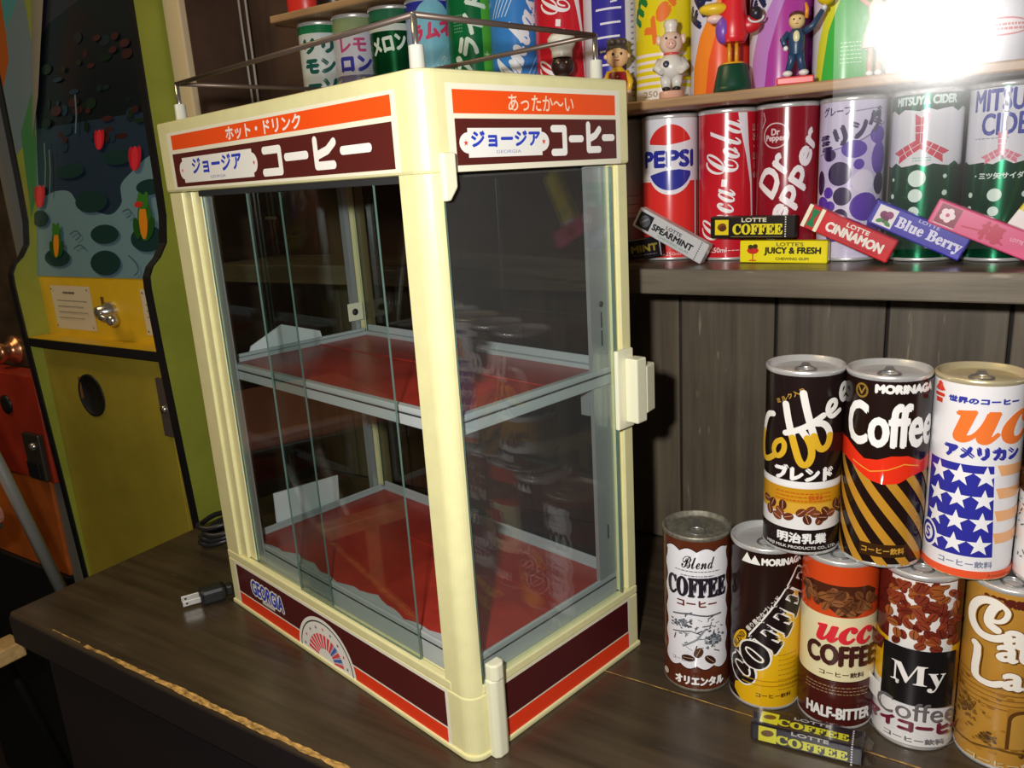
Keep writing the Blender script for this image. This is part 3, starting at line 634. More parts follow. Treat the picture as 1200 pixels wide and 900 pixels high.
brush(a, [(232, 206), (246, 270), (272, 360), (296, 424), (326, 410), (334, 360), (312, 320), (280, 318)], 4.4)
brush(a, [(322, 284), (350, 262), (346, 236), (326, 240), (318, 276), (334, 302), (362, 280)], 3.4)
brush(a, [(366, 232), (384, 206), (378, 182), (366, 190), (362, 224), (374, 250), (390, 232)], 3.4)
a.text('ブレンド', 1, 60.5, 36, 9.6, 'f2f0ee', bold=0.9); a.text('明治乳業', 1, 13.4, 31, 7.2, 'ecebea', bold=0.35); a.text('MEIJI MILK PRODUCTS CO., LTD.', 1, 6.2, 48, 2.6, 'd0ccc8', bold=0.1)
cc('dark coffee can with brush lettering and a gold bean band, leftmost in the upper row', 0.1775, -0.1725, Z1, a, '1f1413')
a = Art()
for k in range(-7, 10):
    a.poly([(-60 + k * 15, 1), (-60 + k * 15 + 7, 1), (-60 + k * 15 - 52, 80), (-60 + k * 15 - 59, 80)], 'c08a2c')
    a.poly([(60 + k * 15, 1), (60 + k * 15 + 7, 1), (60 + k * 15 - 52, 80), (60 + k * 15 - 59, 80)], 'c08a2c') if k > 1 else None
top = [(-81, 84), (-27, 85), (-22, 82), (-12, 75), (-4, 75.5), (4, 78.5), (14, 78.5), (24, 74), (34, 76), (81, 84)]; bot = [(81, 70), (34, 66), (24, 66), (16, 64), (9, 60), (0, 59), (-8, 61), (-16, 66), (-22, 70), (-28, 72), (-81, 70)]
a.poly([(-81, 131), (-81, 74)] + bot[::-1] + [(81, 131)], '20120f'); a.poly(top[::-1] + bot[::-1], 'e8331a'); a.stroke([(-20, 72), (-8, 67), (2, 69), (12, 73), (22, 71)], 0.7, 'e8a03a')
a.text('MORINAGA', 12, 122.5, 38, 5, 'efece8', bold=0.6); a.ell(-16, 120, 4.5, 5, '8a6a2a'); a.ell(-16, 120, 3.2, 3.6, '2a1a10'); a.stroke([(-18, 122), (-16, 118), (-14, 122)], 1, '9a7a32')
a.text('Coffee', 4.5, 98.5, 60, 28, 'f4f2f0', bold=1.0)
a.rect(-12, 8, 17, 17, '3a2410'); a.text('コーヒー飲料', 2.5, 12.5, 26, 4.4, 'c8963a', bold=0.15)
cc('black and gold diagonally striped coffee can with a red wave, second in the upper row', 0.182, -0.2240, Z1, a, '20120f')
a = Art(); B2 = '31329c'
a.poly([(-30, 16), (15.5, 16), (11.5, 77), (-30, 77)], B2)
for r_ in range(4):
    for c_ in range(3): a.star(-20.5 + c_ * 13.6 - r_ * 0.2 + (1 if c_ == 2 else 0), 69.5 - r_ * 15.2, 7.4, 'f0eff2', 90)
for k in range(4): a.poly([(14 + (-1.2 * 0) + 2, 70.5 - k * 15), (50, 70.5 - k * 15), (50, 77.5 - k * 15), (13 + 0.4 * k, 77.5 - k * 15)], 'eeb07c')
a.poly([(-30, 121), (-25, 127), (-20, 121)], 'd8402c')
for q in (118, 121.5, 125): a.stroke([(-25 - (128 - q) * .35, q), (-25 + (128 - q) * .35, q)], 2.2, 'd8402c')
a.rect(-28, 113, -22, 116, 'd8402c')
a.text('世界のコーヒー', 3, 117.8, 40, 3.6, '3a3f9e', bold=0.35); a.text(SERI('uc'), 11, 101.5, 46, 19.5, 'ee7a36', bold=1.0); a.text(SERI('c'), 45, 101.5, 20, 19.5, 'eea05c', bold=1.0); a.text('アメリカン', 5, 85, 43, 7, '35379e', bold=0.9, shear=-0.15)
a.ell(-26, 24.5, 8, 9.5, 'f0eff2'); a.ell(-26, 24.5, 6.6, 8, B2); a.ell(-26, 24.5, 4.6, 5.6, 'f0eff2'); a.text('S', -26, 24.5, 4, 7, B2, bold=0.4)
a.text('コーヒー飲料', 0, 11.2, 31, 4.4, '8488a0', bold=0.15); band(a, 1, 6.6, 'ea5a34'); a.text('American', 20, 3.6, 14, 2.4, '6a3a20')
cc('white coffee can with a blue star field and orange stripes, third in the upper row', 0.189, -0.2755, Z1, a, 'e9e7ea', lid=m_tin2)
a = Art(); band(a, 1, 58, 'e6e4e2'); band(a, 57, 72, '4a2812'); beans(a, [(random.uniform(-40, 40), random.uniform(60, 70)) for k in range(24)], 3.5, 2.6, ('7a4a20', '5e3416'))
for k in range(60): u, v = random.uniform(-36, 30), random.uniform(8, 54); a.stroke([(u, v), (u + random.uniform(-3, 3), v + random.uniform(-3, 3))], 0.8, '4a4648', False)
cc('black-topped coffee can with a speckled white lower half at the right edge', 0.1935, -0.3275, Z1, a, '1c1513')

# ---------------------------------------------------------------- soda cans on the low shelf
SG = 'soda cans on the low dark shelf'; SX, SZ = 0.366, 0.3112
def sc_(label, y, art, body, x=SX, **k): return can('soda_can', label, 'soda can', SG, x, y, SZ, art, body, **k)
a = Art(); lines(a, -20, 20, 60, '707078', 6, 8); a.rect(-81, 8, 81, 40, '8a8a92')
sc_('pale grey can in the cabinet shadow, left of the red, white and blue can', 0.0535, a, 'c9c9d0', x=0.3725)
a = Art(); a.rect(-81, 1, 81, 72, 'dd3430'); a.rect(26, 1, 29, 72, 'e8e6ec'); a.rect(33, 1, 35, 72, 'e8e6ec')
a.ell(0, 93, 25.5, 33, 'e9e7ee', n=40)
def seg(v0, v1, top, c):
    p = []; rx, ry = 24, 29
    lim = (lambda t: 0)
    for i in range(25):
        u = -rx + 2 * rx * i / 24; e = ry * math.sqrt(max(0, 1 - (u / rx) ** 2)); p.append((u, 93 + e if top else 93 - e))
    return p
p = [(u, v) for u, v in seg(0, 0, True, 0) if v > 106]; a.poly([(p[0][0], 105.5)] + p + [(p[-1][0], 108), (8, 105.5), (-4, 104)], 'dd3430')
p = [(u, v) for u, v in seg(0, 0, False, 0) if v < 80]; a.poly([(p[0][0], 78)] + p + [(p[-1][0], 80.5), (8, 82.5), (-6, 81.5)], '34389c')
a.text('PEPSI', -2, 92, 50, 13.5, '2e349e', bold=1.1); a.text('250ml', 2, 6, 14, 3.2, 'e8c8c8')
sc_('red, white and blue cola can, first fully lit beside the cabinet', -0.0010, a, 'e9e7ee')
def cola(dv=0):
    a = Art(); a.poly([(8, 131), (17, 131), (19.5, 100), (24, 70), (25.5, 40), (25, 20), (23.6, 40), (22, 66), (16.5, 92), (11, 112)], 'e9e4ea')
    a.text(SCR('Coca-Cola'), -7, 70 + dv, 104, 30, 'f0ecf0', rot=84, bold=0.15)
    a.text('コカ・コーラ', 27, 94, 46, 4, 'e0b8bc', rot=-88, bold=0.1); lines(a, -3, 12, 9, 'e8c0c4', 1); a.text('250ml', -8, 9.5, 15, 4.4, 'ecd0d4', bold=0.1)
    return a
sc_('bright red can with upright white script and a white ribbon', -0.0560, cola(), 'c8202e')
a = Art(); DR = '8e1626'; a.poly([(24, 1), (34, 131), (60, 131), (60, 1)], 'c0281e')
a.ell(-10, 105, 11.5, 10.5, 'e3c6c8', n=28); a.ell(-10, 105, 10.5, 9.5, DR, n=28); a.text('Dr', -10, 108, 7, 5, 'e3c6c8', bold=0.3); a.text('Pepper', -10, 102.5, 17, 6, 'e3c6c8', bold=0.3); a.stroke([(-22, 124), (-20, 118), (-23, 112)], 0.9, 'd8b0b4')
a.text('Dr', -12, 74, 33, 19, 'f0e8ec', rot=64, bold=1.1, shear=0.2); a.text('Pepper', 5, 63, 96, 21, 'f0e8ec', rot=66, bold=1.1, shear=0.2)
sc_('deep maroon can with slanted white lettering and a small oval badge', -0.1085, a, DR, metals=())
a = Art(); PU, PD, LV = '5a36a8', '33214e', 'd4cde6'
a.stroke([(-30, 86), (-10, 91), (8, 97), (30, 110)], 1.2, '8a7ab0', False)
a.poly([(-30, 85), (-10, 90), (8, 96), (30, 109), (30, 60), (-30, 60)], 'c4b8e0')
for u, v, rx, ry, c in ((2, 90, 10, 7, PU), (22, 100, 8, 7, PU), (24, 82, 8, 13, PU), (-9, 71, 9.6, 9.6, PD), (10, 64.5, 9, 9, 'dcd6ea'), (6, 78, 4.2, 4.2, PU), (-6, 53, 7.4, 7.4, PD), (-18, 56, 4.6, 4.6, PU), (12, 44, 12, 11.5, PU), (-27, 64, 5, 10, PD), (-18, 86, 6, 5, PD), (-16, 45, 4.6, 4.4, PU), (25, 62, 6, 9, PD), (-24, 48, 6, 5, PU), (-7, 37, 6, 6, PD), (26, 44, 5, 6, PU), (-20, 34, 6, 6, PU), (4, 26, 8, 7, PD), (22, 28, 8, 7, PU), (-12, 22, 7, 6, PU)): a.ell(u, v, rx, ry, c)
a.text('グレープ', -13, 120, 24, 7, '4a3a6a', bold=0.2); a.stroke([(2, 119), (20, 121)], 0.8, '8a80a0', False)
a.text('ミリンダ', -1, 104, 56, 15, '3a2458', rot=22, bold=1.3)
sc_('white and purple can covered in round grape bubbles', -0.1610, a, LV)
GR = '0c5b3c'
def mark(a, u, v, s, c):
    for k in (90, 210, 330):
        q = math.radians(k); d = (math.cos(q), math.sin(q)); n = (-d[1], d[0])
        P = lambda l, w: (u + d[0] * l * s + n[0] * w * s, v + d[1] * l * s + n[1] * w * s)
        a.poly([P(0, -.16), P(1, -.22), P(.85, 0), P(0, 0)], c); a.poly([P(0, 0.02), P(.85, 0.02), P(1, .22), P(0, .16)], c)
        for l in (.35, .6): a.stroke([P(l, -.2), P(l, .2)], 0.5, 'eceaf0', False)
a = Art(); a.poly(wavy(-70, 70, 75, 115, 0, 3.5, 9, 1), 'e2e2e8'); a.text('MITSUYA CIDER', -2, 122.5, 46, 6, 'cfe8dc', bold=0.4); mark(a, -4, 91, 22, 'd2455a'); lines(a, -9, 4, 80, '7ac0a0', 2, 2)
for u, v, rr in ((-5, 64.5, 6.4), (-5.5, 51.5, 5.1), (-6, 39, 4), (-6, 27, 3.2), (-25, 64, 1.3), (-25, 51, 1.9), (15, 65.5, 1.6), (15.5, 53, 2.1), (-25, 38, 1.9), (16, 38, 2)): a.ell(u, v, rr, rr, 'd6ece2')
sc_('green can with a wavy white panel and a red three-armed mark in its middle', -0.2165, a, GR, metals=(GR,))
a = Art(); a.poly(wavy(-81, 81, 74, 140, 0, 3.5, 10, 1), 'e4e4ec'); a.text('MITSUYA', 2, 118, 52, 15, '4a50a8', bold=0.55); a.text('CIDER', 3, 101, 39, 15, '4a50a8', bold=0.55); lines(a, -22, 2, 91, '9a9ab0', 1)
mark(a, -2, 82, 14, 'e08a9a'); a.text('・三ツ矢サイダー', 0, 64, 38, 4.4, 'd8ece4', bold=0.2)
for u, v, rr in ((-4, 50, 4.8), (-4, 38, 3.6), (-4, 28, 3), (-22, 50, 2), (-22, 40, 1.8), (16, 50, 2.2)): a.ell(u, v, rr, rr, 'd6ece2')
sc_('green and white can with large blue lettering, at the right edge', -0.2705, a, GR, metals=(GR,))

# ---------------------------------------------------------------- cans on the middle shelf
TG = 'cans on the middle shelf'; TX, TZ = 0.371, 0.4527
def tc_(label, y, art, body, x=TX, **k): return can('soda_can', label, 'soda can', TG, x, y, TZ, art, body, **k)
a = Art(); band(a, 118, 131, '1f7a4a')
for i, s in enumerate(('リリ', 'モン', 'ーソ')): a.text(s, -4, 104 - i * 22, 36, 14, '1e5a50', bold=1.5)
tc_('white can with dark green lettering, far left end of the middle shelf', 0.4385, a, 'cfd8d8', metals=())
a = Art(); band(a, 112, 131, '8a9a70'); a.text('レモ', -4, 98, 30, 14, 'b8487a', bold=0.8); a.text('ロン', -2, 78, 36, 15, '3a3a9a', bold=1.3); band(a, 1, 66, '6f6a80')
for k in range(40): a.ell(random.uniform(-30, 30), random.uniform(20, 64), 2.5, 2, random.choice(('8a8a9a', '4a4560', 'a8b060')), 0, 8)
tc_('silver can with purple lettering and a patterned lower half, second from the left', 0.3830, a, 'c4c4d0')
a = Art(); band(a, 116, 131, '2a6a4a'); a.text('メロン', -6, 92, 40, 16, 'd2e4d6', bold=1.0, rot=8); a.ell(-4, 54, 10, 5, '9a2a2c'); band(a, 105, 112, 'c8d0c8')
tc_('glossy dark green can with white lettering, third from the left', 0.3270, a, '0e6236', metals=('0e6236',))
a = Art(); band(a, 118, 131, '33389c'); a.rect(-26, 1, 5, 72, '3a46b0'); a.ell(3, 92, 25, 36, '7fc0d6', n=30); a.poly([(-2, 60), (26, 92), (26, 50), (-2, 40)], '8fd0e0')
a.text('ラムネ', 2, 98, 46, 16, 'd2406a', rot=10, bold=1.2); a.text('ラムネ', 8, 62, 26, 8, 'e8f2f8', rot=50)
tc_('blue can with a pale blue oval and red lettering, behind the near rail post', 0.2740, a, '9fb4dc')
a = Art(); a.rect(10, 1, 60, 131, '58b03c'); a.text('スプライト', -6, 74, 104, 22, 'dceee0', rot=76, bold=1.3)
for k in range(30): a.ell(-20 + (k % 5) * 2.2, 90 + (k // 5) * 3, 0.7, 0.7, '6fae84')
for k in range(10): a.ell(-22 + random.uniform(-2, 3), 20 + k * 5, 1, 1, 'c8e4cc')
a.star(14, 66, 4, 'c8e8b0')
tc_('two-tone green can with white lettering running up it', 0.2185, a, '0d6a3a')
a = Art()
for k in range(5): a.stroke([(-26 + k * 4, 96), (-8 + k * 4, 131)], 0.9, 'cfe2f4', False)
a.text(SCR('Ambasa'), 1, 76, 110, 28, 'eaf2fa', rot=68, bold=1.0)
for k in range(4): a.stroke([(4 + k * 5, 30), (22 + k * 5, 58)], 0.9, 'a8d0f0', False)
tc_('sky blue can with white script running up it', 0.1655, a, '3c86d2')
tc_('bright red can with white script, standing on the middle shelf behind the rail', 0.1125, cola(14), 'c8202e')
a = Art(); a.rect(-19, 1, 14, 131, '3a349c'); a.rect(33, 1, 37, 131, '3a349c')
for i, v in enumerate(range(14, 128, 12)): a.stroke([(-17 + (i * 5) % 9, v), (12 - (i * 7) % 8, v + 1)], 1.8, 'e6e6f2', False)
for i in range(6): a.stroke([(-4 + (i * 3) % 8, 20 + i * 18), (6, 21 + i * 18)], 1.4, 'e6e6f2', False)
for v in range(10, 128, 5): a.stroke([(20, v), (23.5, v + 1)], 1.6, '8a88b0', False)
tc_('white can with a violet block of striped lettering', 0.0590, a, 'd6d6e6')
a = Art(); YE = 'e2d01e'
for k in range(5): a.rect(-40, 16 + k * 6, 30 - k * 2, 18.6 + k * 6, 'ecdfe0')
a.rect(-40, 1, 40, 13, 'ece4d8'); a.text('250', -13, 8, 14, 5, 'b0a080', bold=0.2)
a.text('mello', -15, 101, 66, 14, '2c7a36', rot=64, bold=1.3, shear=0.2); a.text('yello', 5, 83, 66, 18, 'ea7a34', rot=52, bold=1.5, shear=0.2)
tc_('yellow can with green and orange lettering, behind the white pig figurine', 0.0060, a, YE)
def fanta(bg, p1, p2, p3, word='FANTA'):
    a = Art(); a.poly([(-29, 1), (-27, 26), (-19, 50), (-6, 72), (8, 96), (10, 1)], p1); a.poly([(-13, 1), (-10, 30), (-2, 58), (10, 88), (24, 131), (50, 131), (50, 1)], p2); a.poly([(14, 1), (16, 50), (30, 110), (60, 131), (60, 1)], p3)
    a.text(word, -9, 96, 74, 18, '2b2f52', rot=62, bold=1.6, shear=0.1); a.text('250ml', 20, 6, 12, 3, 'f0e0e8'); return a
tc_('white and orange can with dark slanted lettering, behind the red bird figurine', -0.0470, fanta('d4d2e2', 'f08a2e', 'ea5a2e', 'd8382c'), 'd2d0e2')
tc_('white and magenta can with dark slanted lettering, behind the suited figurine', -0.0995, fanta('d4d2e2', 'c086cc', 'b2409e', '8e2a80'), 'd2d0e2')
a = Art(); a.poly([(-27, 1), (-24, 30), (-14, 66), (4, 104), (16, 131), (50, 131), (50, 1)], 'd6d83a'); a.poly([(-20, 1), (-14, 40), (0, 76), (14, 100), (24, 131), (60, 131), (60, 1)], '46b84a'); lines(a, -4, 12, 30, 'c8f0c8', 6, 3)
tc_('white, yellow and green can, right of the suited figurine', -0.1520, a, 'd8d8e6')
a = Art(); lines(a, -14, 14, 100, 'a8b4c4', 8, 9); a.ell(6, 40, 9, 9, 'b8c4d8')
tc_('silvery white can under the flash glare, near the right end of the middle shelf', -0.2045, a, 'dfe2ea')
a = Art(); a.ell(6, 70, 9, 8, '7f96d0'); a.ell(-12, 56, 6, 10, '9fd0d0'); a.ell(4, 27, 22, 6.4, 'd23a48'); a.ell(4, 27, 20.6, 5.2, 'f0e2e6'); lines(a, -12, 20, 28.4, 'd23a48', 2, 3, 1.6); a.ell(20, 100, 8, 12, 'b8a0d0')
tc_('white can with a red oval near its base, right end of the middle shelf', -0.2570, a, 'e2e2ec')

# ---------------------------------------------------------------- beakers on the top shelf
def beaker(lab, y, c, r, h):
    t = thing('beaker', lab, 'cup', (0.366, y, 0.5952)); b = MB(); b.lathe([(0, 0.001), (r * 0.95, 0), (r, 0.002), (r * 0.9, h), (r * 0.84, h), (r * 0.84, 0.004), (0, 0.004)], ink(c, 0.35), 32); b.build('cup_body', t)
    b = MB(); b.lathe([(r * 0.9, h - 0.003), (r * 0.9 + 0.001, h - 0.001), (r * 0.9, h), (r * 0.84, h)], ink('d0d0d0', 0.3), 32); b.build('cup_rim', t)
beaker('bright red tapered beaker at the left end of the top shelf', 0.451, 'e8372c', 0.022, 0.07)
beaker('dark brown beaker beside the red one on the top shelf', 0.4055, '241614', 0.021, 0.07)
beaker('royal blue beaker between dark and pale ones on the top shelf', 0.3615, '3a46b8', 0.021, 0.07)
beaker('pale pinkish beaker right of the blue one on the top shelf', 0.3150, 'd8c8c8', 0.021, 0.07)

# ---------------------------------------------------------------- gum packs
GG = 'chewing gum packs on the low shelf'
def gum(label, c, y, z, ang, art, L=73.0, Hh=19.0, x=0.325, th=11.0, loc=None, M4=None, group=GG, top=None):
    b = MB(); b.box((-L / 2e3, -th / 2e3, -Hh / 2e3), (L / 2e3, th / 2e3, Hh / 2e3), ink(c, 0.28), 0.0012)
    art.flat(b, (0, -th / 2e3, 0), (1, 0, 0), (0, 0, 1), 0.28)
    if top: top.flat(b, (0, 0, Hh / 2e3), (1, 0, 0), (0, 1, 0), 0.28)
    o = b.build('gum_pack')
    # local x runs along -y of the room, local -y faces the room
    o.matrix_world = M4 or (Matrix.Translation((x + th / 2e3, y, z)) @ Matrix.Rotation(-PI / 2, 4, 'Z') @ Matrix.Rotation(math.radians(-ang), 4, 'Y'))
    return tag(o, label, 'chewing gum', group)
def tear(a, u, c, h=19):
    v = -h / 2 + 1.2
    while v < h / 2 - 1: a.rect(u, v, u + 1.1, v + 1.0, c); v += 2.0
a = Art(); a.text('MINT', 20, 0, 26, 6, '8a7a30', bold=0.5); lines(a, 8, 32, -6, '6a6070', 1)
gum('black pack with dull yellow lettering, in the cabinet shadow under the silver pack', '16131a', 0.0290, 0.3215, 8, a, x=0.3255)
a = Art(); a.rect(-34, -7, -20, 7, '24242a'); a.ell(-27, 0, 5.4, 5.4, '5a5c62'); a.stroke([(-30, -3), (-25, 3)], 1.2, '8a8c90'); a.text('LOTTE', 2, 4.6, 16, 3, '4a4a50', bold=0.1); a.text('SPEARMINT', 3, -0.6, 42, 5.4, '28282c', bold=0.35); a.text('CHEWING GUM', 6, -5.8, 32, 2.2, '4a8a70'); tear(a, 29, '3a3a40')
gum('tilted silver pack with dark lettering leaning beside the red cola can', 'c4c4c6', -0.0215, 0.3370, -28.5, a, x=0.3245 - 0.0125)
a = Art(); a.rect(-32, -6.5, -20, 6.5, 'e6cf20'); a.ell(-26, 0.5, 4, 3, '7a4a20', 20); a.ell(-25, -1, 3.4, 2.4, '5a3214', 20); a.text('LOTTE', 2, 6.2, 21, 3.2, 'd8d0b8', bold=0.2); a.text(SER('COFFEE'), 5, -1.6, 42, 8.4, 'e2d21c', bold=0.4); a.stroke([(-18, -8), (26, -8)], 0.4, '8a8040', False); tear(a, 28, 'e4e0d8')
gum('black pack with yellow lettering lying across the top of the yellow pack', '1c1714', -0.0905, 0.3418, -0.5, a)
a = Art(); JY = 'eadb12'; a.stroke([(-25, -7), (-25, 0)], 1, 'c8281c'); a.ell(-25, 1, 5, 3, 'c8281c'); a.ell(-27, 4, 2.2, 2, '3a3410'); a.ell(-23, 4.5, 2.2, 2, '3a3410'); a.rect(-28, -8, -22, -7, 'c8281c'); a.text("LOTTE'S", 6, 6.4, 22, 3, '5a5014', bold=0.1); a.text('JUICY & FRESH', 8, 0.4, 46, 6.6, '28260c', bold=0.4); a.text('CHEWING GUM', 8, -5.8, 27, 2.2, '5a5010', bold=0.1)
gum('bright yellow pack lying flat at the front of the shelf', JY, -0.1170, 0.3208, -0.5, a)
a = Art(); a.rect(-36, -9.4, -33, 9.4, 'ecead0'); a.rect(-33, -9.4, -25.5, 9.4, 'c2242a'); a.poly([(-32.5, -7), (-26, -7), (-28, 0), (-26, 7), (-32.5, 7), (-31, 0)], '1f7a4a'); a.rect(-25.5, -9.4, -22.5, 9.4, 'ecead0'); a.text('LOTTE', 6, 5.8, 18, 3.2, 'f0e6dc', bold=0.2); a.text('CINNAMON', 6, -1, 46, 7, 'f2ece2', bold=0.5); a.stroke([(-16, -6.6), (28, -6.6)], 0.4, '8a1a1e', False)
gum('red pack with a green and white end, tilted over the yellow pack', 'cc2630', -0.1705, 0.3370, -25, a, x=0.3245 - 0.0125)
a = Art(); a.rect(-33, -7.5, -18, 7.5, 'e8e4ea'); a.ell(-27, 1, 3, 3, '7a1f5a'); a.ell(-23, 2, 3, 3, '8a2a6a'); a.ell(-25, -2, 3, 3, '6a1a50'); a.ell(-28, -4, 3, 1.6, '3a8a3a', 30); a.ell(-22, -4.6, 3, 1.6, '3a8a3a', -20); a.text('LOTTE', 6, 6.8, 16, 2.4, 'd8d4f0'); a.text(SER('Blue Berry'), 9, -1, 50, 10, 'dcdcf4', bold=0.3)
gum('deep blue pack with pale lettering and a berry picture, between the red and pink packs', '3c34ae', -0.2190, 0.3375, -25, a, x=0.3235)
a = Art(); a.rect(-33, -7.5, -18, 7.5, '8a1838'); a.rect(-33, -7.5, -18, -7, 'f0d0dc')
for k in range(5): a.ell(-26 + 3 * math.cos(k * 1.257), 0.5 + 3 * math.sin(k * 1.257), 2.4, 2.4, 'f0dce2')
a.ell(-26, 0.5, 1.4, 1.4, 'c8406a'); a.text('梅', 6, 0, 15, 13, 'c01c48', bold=0.8); a.stroke([(-14, -3), (0, -1), (16, -5)], 1.2, 'c01c48'); a.text('LOTTE GUM', 27, 1, 16, 2.6, 'f4c8d8')
gum('pink pack with a white blossom picture, tilted at the right of the row', 'dd5584', -0.2635, 0.3380, -24, a, x=0.3245 - 0.0125)
a = Art(); a.rect(-36, -9.4, -22, 9.4, 'e8e4e0'); a.ell(-12, 0, 6, 5, '7ab040')
gum('white and yellow pack tilted the other way at the right edge', 'e0cc20', -0.3040, 0.3650, 58, a, x=0.3250)
# the wrapped pack lying on the counter
def coffee_art():
    a = Art(); a.rect(-31, -6, -19, 6, 'dcd832'); a.ell(-25, 1, 4.4, 2.6, '6a4a20', 15); a.text('LOTTE', 3, 5.6, 24, 2.8, 'b8b4b0', bold=0.2); a.text(SER('COFFEE'), 4, -1.8, 46, 6.4, 'd6d430', bold=0.4); tear(a, 29, 'e4e0e0', 18); return a
d = Vector((0.11, -0.99, 0)).normalized(); n = Vector((d.y, -d.x, 0))
M4 = Matrix(((d.x, -n.x, 0, 0.1285), (d.y, -n.y, 0, -0.1925), (0, 0, 1, 0.0078), (0, 0, 0, 1)))
aF = coffee_art()
o = gum('dark cellophane-wrapped pack with yellow lettering lying on the counter in front of the cans', '1f1a26', 0, 0, 0, aF, L=72, Hh=13.5, th=19, M4=M4, group='chewing gum pack on the counter', top=coffee_art())
m_cel = glass('cellophane', (0.96, 0.96, 0.96), 0.05)
b = MB(); b.box((-0.0368, -0.0100, -0.0072), (0.0368, 0.0100, 0.0076), m_cel, 0.0012); b.prism([(0.0369, -0.0098), (0.0430, -0.0060), (0.0445, 0.003), (0.0369, 0.0098)], -0.0065, -0.0060, m_cel); b.prism([(0.0369, -0.0098), (0.0415, -0.0050), (0.0425, 0.003), (0.0369, 0.0098)], 0.0045, 0.0050, m_cel)
tag(b.build('wrapper', o), 'clear cellophane wrapper')

# ---------------------------------------------------------------- cards, cord, cables by the cabinet
CR = Matrix.Rotation(-math.radians(11.85), 4, 'Z')
m_card = mat('white_card', (0.78, 0.82, 0.84), 0.5)
def card(lab, pts, ly, th=0.0015):
    b = MB(); b.prism([(x, z) for x, z in pts], 0, th, m_card, CR @ Matrix.Translation((0, ly, 0)) @ Matrix.Rotation(PI / 2, 4, 'X'))
    return tag(b.build('plastic_card'), lab, 'card', 'white cards in the cabinet')
card('white pointed card standing at the left end of the upper red shelf', [(0.040, 0.2497), (0.120, 0.2497), (0.118, 0.2585), (0.077, 0.272), (0.043, 0.257)], 0.331)
card('white oblong card standing at the left end of the lower red tray', [(0.043, 0.0742), (0.116, 0.0742), (0.118, 0.104), (0.044, 0.108)], 0.331)
m_rub = mat('black_rubber', (0.016, 0.016, 0.017), 0.38)
pc = thing('power_cord', 'coiled black power cord with a two-pin plug lying left of the cabinet', 'power cord', (0.17, 0.475, 0))
pts = []
for i in range(4 * 24 + 1):
    t = 2 * PI * i / 24; k = i / 24; pts.append((0.034 * math.cos(t) * (1 + .06 * math.sin(3 * t)), 0.024 * math.sin(t) + 0.006 * math.sin(k * 2), 0.0035 + 0.0068 * k + 0.001 * math.sin(5 * t)))
b = MB(); b.tube(pts, 0.0032, m_rub, 8)
b.tube([(0.034, 0, 0.0305), (0.03, -0.02, 0.014), (0.0, -0.034, 0.0035), (-0.04, -0.05, 0.0034), (-0.055, -0.075, 0.0034), (-0.060, -0.095, 0.0034), (-0.085, -0.1125, 0.006), (-0.0935, -0.110, 0.0085)], 0.0031, m_rub, 8); b.build('cord', pc)
b = MB(); b.box((-0.0125, -0.009, 0), (0.0125, 0.009, 0.017), m_rub, 0.004); b.box((0.0125, -0.005, 0.003), (0.02, 0.005, 0.014), m_rub, 0.002)
pl = b.build('plug', pc); pl.location = (-0.107, -0.106, 0.0003); pl.rotation_euler = (0, 0, math.radians(-28))
m_prong = mat('plug_prong_metal', (0.72, 0.71, 0.66), 0.3, 0.6)
for s in (-0.0055, 0.0055):
    b = MB(); b.box((-0.029, s - 0.0009, 0.0055), (-0.0120, s + 0.0009, 0.0115), m_prong, 0.0004); b.lathe([(0.0011, 0), (0.0011, 0.0022), (0, 0.0022)], m_line, 10, Matrix.Translation((-0.025, s + 0.0011, 0.0085)) @ Matrix.Rotation(PI / 2, 4, 'X')); tag(b.build('prong', pl), 'pale metal prong')
m_wire = mat('grey_cable', (0.42, 0.38, 0.33), 0.5)
b = MB()
for dy in (0, 0.0125): b.tube([(0.372, 0.562 + dy * .6, 0.3115), (0.372, 0.562 + dy, 0.6), (0.372, 0.560 + dy, 1.05)], 0.0016, m_wire, 8)
for z in (0.36, 1.0): b.box((0.3705, 0.557, z), (0.3735, 0.578, z + 0.004), m_wire)
tag(b.build('cable'), 'twin grey cables rising beside the cream post against the dark wall', 'cable')

# ---------------------------------------------------------------- figurines on the middle shelf
FG = 'figurines on the middle shelf'; FZ = 0.4527
def fig(name, lab, y, x=0.314, turn=0.0):
    return thing(name, lab, 'figurine', (x, y, FZ), math.atan2(CAM.y - y, CAM.x - x) + PI / 2 + turn, FG)     # local -Y looks at the camera
def P(c, r=0.35): return ink(c, r)
SKIN = 'e6bf9a'
def body_mesh(t, name, f): b = MB(); f(b); return b.build(name, t)
def face(b, z, r, y=0.0, c='2a1a14'):
    for s in (-1, 1): b.ball(Vector((s * r * .36, y - r * .9, z + r * .1)), r * .12, P(c), n=8)
    b.ball(Vector((0, y - r * 1.0, z - r * .12)), r * .14, P(SKIN), n=8); b.ball(Vector((0, y - r * .88, z - r * .42)), r * .16, P('b04a3a'), (1.3, .6, .4), n=8)
